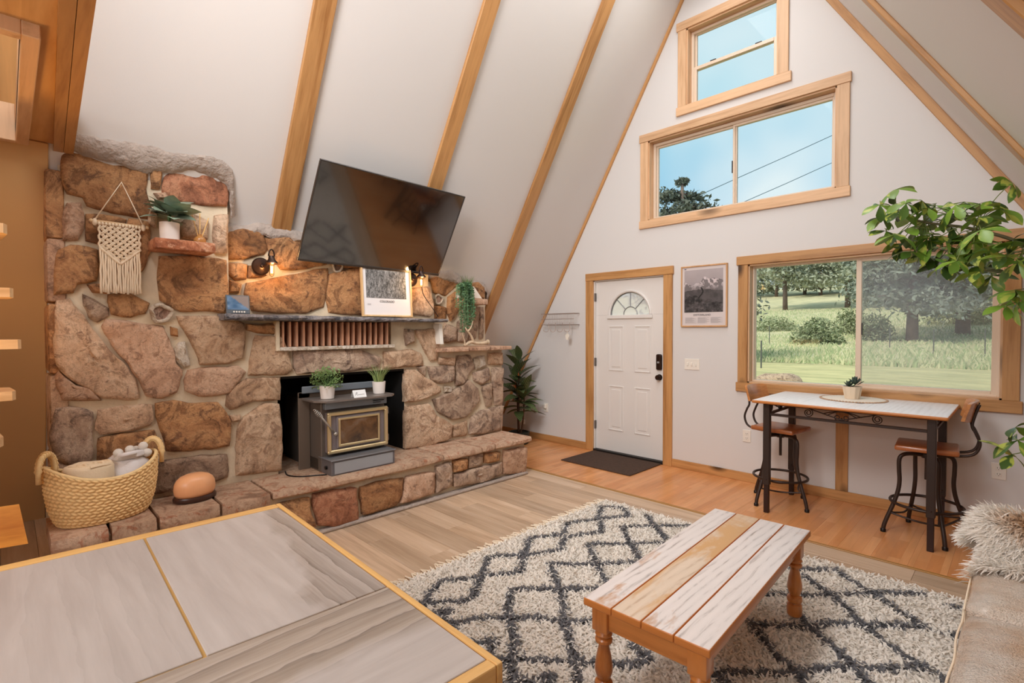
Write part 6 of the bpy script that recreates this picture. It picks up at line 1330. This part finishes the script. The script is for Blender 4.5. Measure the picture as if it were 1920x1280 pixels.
nzf = tnoise(t, coords(t, 'x', 2.5, 1), 26, 2, .5, .4); var_ = ramp(t, nzf, [(.56, (0, 0, 0, 1)), (.62, (1, 1, 1, 1))])
t.links.new(mix(t, var_, gcol, lin(176, 186, 84)), b.inputs['Base Color']); setp(b, 'Roughness', .35); SCL = m
sf = thing('umbrella_plant', 'tall variegated umbrella plant arching across the window from the right', 'plant', (2.66, -1.02, 0))
MB().lathe([(.14, 0), (.17, .01), (.20, .32), (.21, .34), (.19, .345), (.185, .31), (.001, .31)], (2.66, -1.02, 0), 28).build('pot', plain('terracotta_pot', (176, 104, 72), .7), sf, True, .7)
MB().tube(smoothline([(2.66, -1.02, .3), (2.60, -1.08, .8), (2.50, -1.15, 1.25), (2.40, -1.22, 1.62), (2.30, -1.24, 1.88), (2.08, -1.22, 2.02), (1.85, -1.2, 2.10), (1.70, -1.2, 2.18)], 6), [.016-.00026*i for i in range(43)], 8).build('trunk', plain('grey_green_bark', (110, 104, 76), .8), sf, True)
sl_f = leaf_mesh('leaflet', .098, .050, .32, .16, 7, 1.6, SCL); pe = MB(); PT = [Vector((2.30, -1.24, 1.88)), Vector((2.08, -1.22, 2.02)), Vector((1.85, -1.2, 2.10)), Vector((1.72, -1.2, 2.17)), Vector((2.40, -1.22, 1.62)), Vector((2.5, -1.15, 1.25)), Vector((2.6, -1.08, .85))]
for k, c in enumerate(UMB):
    C_ = Vector(c); q = min(PT, key=lambda p: (p-C_).length); pe.tube(smoothline([q, (q+C_)/2+Vector((0, 0, .03)), C_], 4), .0024, 5)
    n_ = 5; tilt = Matrix.Rotation(random.uniform(-.5, .9), 4, 'X') @ Matrix.Rotation(random.uniform(-.6, .6), 4, 'Y'); s_ = random.uniform(1.0, 1.38)
    if k >= 56: n_ = 4
    for i in range(n_):
        inst('leaflet', sl_f, sf, Matrix.Translation(C_-sf.location) @ tilt @ dirM((0, 0, 0), i*2*PI/n_+k, random.uniform(-.55, .15), random.uniform(-.3, .3), s_*random.uniform(.85, 1.1)))
pe.build('petioles', plain('petiole_green', (120, 134, 70), .5), sf, kind='stuff')

# ================================================================== outdoors
def gz(y): return float(np.interp(y, [0, 25, 50, 85, 140, 220], [-.3, -.3, .9, 4.5, 12, 16]))
gx, gy = np.meshgrid(np.arange(-110, 70, 1.5), np.concatenate([np.arange(.3, 60, 1.0), np.arange(60, 220, 3.0)])); zz = np.interp(gy, [0, 25, 50, 85, 140, 220], [-.3, -.3, .9, 4.5, 12, 16])+.35*(fbm(gx*.12+40, gy*.12+40, 3)-.5)*np.clip((gy-12)/20, 0, 1)
ny, nx = gx.shape; i_ = np.arange(nx*ny).reshape(ny, nx)
m, t, b, o_ = nodes('meadow'); a_ = t.nodes.new('ShaderNodeAttribute'); a_.attribute_name = 'col'; v = coords(t, 'x', 2.5, 1, rnd=False)
t.links.new(mix(t, 1.0, a_.outputs['Color'], ramp(t, tnoise(t, v, 1.6, 7, .7, .4), [(.34, (.66, .70, .62, 1)), (.5, (.98, .98, .96, 1)), (.68, (1.18, 1.12, 1.06, 1))]), 'MULTIPLY'), b.inputs['Base Color']); setp(b, 'Roughness', 1.0); MEAD = m
n1 = fbm(gx*.35+80, gy*.8+20, 4).ravel()[:, None]; n2 = fbm(gx*.1+50, gy*.2+20, 9).ravel()[:, None]; lawn = np.clip((27-gy.ravel()[:, None])/4, 0, 1)
dry = np.array(lin(206, 200, 168)[:3]); grn = np.array(lin(190, 184, 146)[:3]); mead = dry*(1-n2)+grn*n2; law = np.array(lin(196, 188, 140)[:3])*(.75+.5*n1)
gcol_ = mead*(1-lawn)*(.85+.3*n1)+law*lawn
fastmesh('meadow_ground', np.stack([gx.ravel(), gy.ravel(), zz.ravel()], -1), np.stack([i_[:-1, :-1], i_[:-1, 1:], i_[1:, 1:], i_[1:, :-1]], -1).reshape(-1, 4), MEAD, None, True, gcol_, kind='structure', label='lawn and dry meadow rising outside')
n = 42000; px = np.random.uniform(-45, 8, n); py = 24+np.random.rand(n)**1.6*60; P = np.stack([px, py], -1)
V = np.zeros((n, 6, 3)); hgt = np.random.uniform(.10, .36, n)*np.where(py < 32, 1.0, .8); zb = np.interp(py, [0, 25, 50, 85, 140], [-.3, -.3, .9, 4.5, 12])-.1; lx = np.random.normal(0, .12, n); wd = np.random.uniform(.02, .045, n)
for j, (t_, w_) in enumerate(((0, 1), (.6, .8), (1, .2))):
    V[:, 2*j] = np.stack([px+lx*t_*t_-wd*w_, py, zb+hgt*t_+.1], -1); V[:, 2*j+1] = np.stack([px+lx*t_*t_+wd*w_, py, zb+hgt*t_+.1], -1)
bs0 = np.arange(n)[:, None]*6; gc = np.where((np.random.rand(n) < .5)[:, None], np.array(lin(206, 204, 168)[:3]), np.array(lin(166, 180, 138)[:3]))*np.random.uniform(.75, 1.15, (n, 1))
gro = fastmesh('tall_grass', V.reshape(-1, 3), np.concatenate([bs0+np.array([[0, 1, 3, 2]]), bs0+np.array([[2, 3, 5, 4]])]), attr_mat('meadow_blade', 1.0), None, True, np.repeat(gc, 6, 0), kind='stuff', label='tall meadow grass beyond the lawn', category='grass')
BARK = plain('pine_bark', (122, 104, 96), .95, var=.25, vs=3, bs=.6, bscale=8, bdist=.05)
def foliage_mat(name, c):
    return plain(name, c, .9, var=.35, vs=.9)
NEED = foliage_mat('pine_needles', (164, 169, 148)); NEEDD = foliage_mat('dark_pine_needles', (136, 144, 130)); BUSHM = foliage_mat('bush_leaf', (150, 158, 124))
def clumps(center_fn, n, size, mat, name, parent):
    c = center_fn(n); a = np.random.normal(0, 1, (n, 3)); a /= np.linalg.norm(a, axis=1)[:, None]; b_ = np.cross(a, np.random.normal(0, 1, (n, 3))); b_ /= np.linalg.norm(b_, axis=1)[:, None]; s = np.random.uniform(.5, 1.2, (n, 1))*size
    V = np.stack([c-a*s, c+b_*s*.42, c+a*s, c-b_*s*.42], 1).reshape(-1, 3); F = np.arange(4*n).reshape(n, 4); return fastmesh(name, V, F, mat, parent, kind='stuff')
def pine(label, x, y, h_, tr_, cb, cr_, n, mat=NEED, lean=0, size=.30, group=None, layers=11, ex=.75):
    z = gz(y)-.15; t_ = thing('pine_tree', label, 'tree', (x, y, z), group)
    tk = MB().tube([(x+lean*i/6, y, z+h_*i/6) for i in range(7)], [tr_*(1-.13*i) for i in range(7)], 10)
    tips = []
    for L_ in range(layers):
        f_ = L_/(layers-1); zz = z+cb+(h_-cb)*f_; R_ = cr_*(1-f_)**ex*random.uniform(.8, 1.1)+.25
        for k in range(6 if f_ < .8 else 4):
            a = random.uniform(0, 2*PI); r_ = R_*random.uniform(.7, 1.1); e_ = (x+lean*f_+r_*math.cos(a), y+r_*math.sin(a), zz+random.uniform(-.3, .25)*r_*.6)
            tk.tube([(x+lean*f_, y, zz+.1), e_], [.05*tr_/.25+.01, .012], 5); tips.append(((x+lean*f_, y, zz+.1), e_, r_))
    tk.build('trunk', BARK, t_, True)
    T = np.array([[*p, *q] for p, q, r_ in tips]); Rr = np.array([r_ for *_, r_ in tips])
    def cf(n):
        i = np.random.randint(0, len(T), n); f_ = np.random.uniform(.25, 1.08, n)[:, None]; return T[i, :3]*(1-f_)+T[i, 3:]*f_+np.random.normal(0, 1, (n, 3))*np.array([.17, .17, .11])*(Rr[i][:, None]*.75+.3)
    clumps(cf, n, size, mat, 'foliage', t_); return t_
pine('thick trunked pine nearest the window, right of the mullion', -3.55, 41.9, 12, .40, 2.8, 4.5, 20000, NEEDD, .1, .22)
pine('thick straight pine trunk at the far right of the window view', -1.31, 50.2, 14, .52, 3.2, 6.2, 20000, NEEDD, 0, .27)
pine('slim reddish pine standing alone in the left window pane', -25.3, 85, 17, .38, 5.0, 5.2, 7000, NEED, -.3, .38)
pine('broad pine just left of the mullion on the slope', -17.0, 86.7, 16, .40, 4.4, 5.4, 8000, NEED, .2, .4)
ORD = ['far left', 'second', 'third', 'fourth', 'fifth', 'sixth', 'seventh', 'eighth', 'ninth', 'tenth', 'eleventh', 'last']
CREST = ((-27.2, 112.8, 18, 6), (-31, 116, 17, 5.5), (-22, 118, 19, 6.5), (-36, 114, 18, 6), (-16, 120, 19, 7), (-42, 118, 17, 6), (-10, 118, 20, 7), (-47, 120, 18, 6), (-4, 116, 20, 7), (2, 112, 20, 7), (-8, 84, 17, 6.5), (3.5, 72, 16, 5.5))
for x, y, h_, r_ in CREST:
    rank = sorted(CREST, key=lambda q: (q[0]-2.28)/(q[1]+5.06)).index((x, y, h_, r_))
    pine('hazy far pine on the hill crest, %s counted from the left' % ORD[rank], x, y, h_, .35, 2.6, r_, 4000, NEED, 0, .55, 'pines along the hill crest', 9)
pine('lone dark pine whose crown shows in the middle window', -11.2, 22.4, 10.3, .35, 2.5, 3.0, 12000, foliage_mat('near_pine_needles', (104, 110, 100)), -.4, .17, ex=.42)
def bush(label, x, y, w_, h_, n=1500, mat=BUSHM, group=None):
    z = gz(y)-.1; b_ = thing('bush', label, 'shrub', (x, y, z), group); st_ = MB()
    for i in range(7): a = i*.9; st_.tube([(x, y, z), (x+w_*.35*math.cos(a), y+w_*.25*math.sin(a), z+h_*.7)], [.03, .008], 5)
    st_.build('stems', BARK, b_)
    def cf(n):
        d = np.random.normal(0, 1, (n, 3)); d /= np.linalg.norm(d, axis=1)[:, None]; d[:, 2] = np.abs(d[:, 2]); return np.array([x, y, z])+d*np.random.uniform(.5, 1.05, (n, 1))*np.array([w_*.5, w_*.4, h_])
    clumps(cf, n, .16, mat, 'foliage', b_)
bush('low wide bush at the far left of the window view', -16.8, 53.5, 5.0, 1.6); bush('round grey green bush behind the fence, left pane', -8.7, 38, 3.6, 2.0, 2200); bush('olive bush rising behind the round bush', -9.2, 51, 3.2, 2.6); bush('pale bush beside the window mullion', -5.7, 41.5, 2.6, 2.2)
bush('yellow green bush between the two thick trunks', -2.5, 59, 4.5, 2.8, 1600, foliage_mat('yellow_bush_leaf', (160, 162, 118))); bush('yellow green bush right of the last trunk', -.4, 59, 3.6, 2.6, 1400, foliage_mat('yellow_bush_leaf', (160, 162, 118)))
POST = plain('grey_metal_post', (92, 94, 92), .7)
for x, y, lab in ((-11.75, 37.1, 'thin metal fence post in the left window pane'), (-3.72, 34.4, 'thin metal fence post left of the thick pine trunk'), (-1.19, 30.4, 'thin metal fence post between the two thick trunks'), (.8, 31.5, 'thin metal fence post at the right end of the window'), (-6.1, 19.1, 'pale thin stake at the lawn edge, far left')):
    tag(MB().box((x-.025, y-.025, gz(y)-.2), (x+.025, y+.025, gz(y)+(1.45 if y > 25 else 1.25))).build('fence_post', POST), lab, 'post')
rk_ = MB().ball((-3.6, 13.6, -.30), .5, 20, 10, (1.5, .8, .55))
for v_ in rk_.v: v_ += Vector((noise.noise(v_*2.3), noise.noise(v_*2.3+Vector((5, 1, 1))), noise.noise(v_*2.0)))*.10
tag(rk_.build('boulder', SM[4], smooth=True), 'brown boulder on the lawn at the lower left of the window', 'rock')
WB_ = plain('cable_black', (86, 110, 128), .6)
for za, zb, lab in ((12.84, 10.47, 'upper overhead power cable across the middle window'), (11.24, 8.90, 'lower overhead power cable across the middle window')):
    p0, p1 = Vector((-5.9, 29.67, za)), Vector((-9.6, 25.86, zb)); d = p1-p0
    tag(MB().tube([p0-d*1.6+Vector((0, 0, 0)), p0-d*.8, p0, p0+d*.5+Vector((0, 0, -.02)), p1, p1+d*.8, p1+d*1.8], .022, 6).build('power_cable', WB_), lab, 'cable')
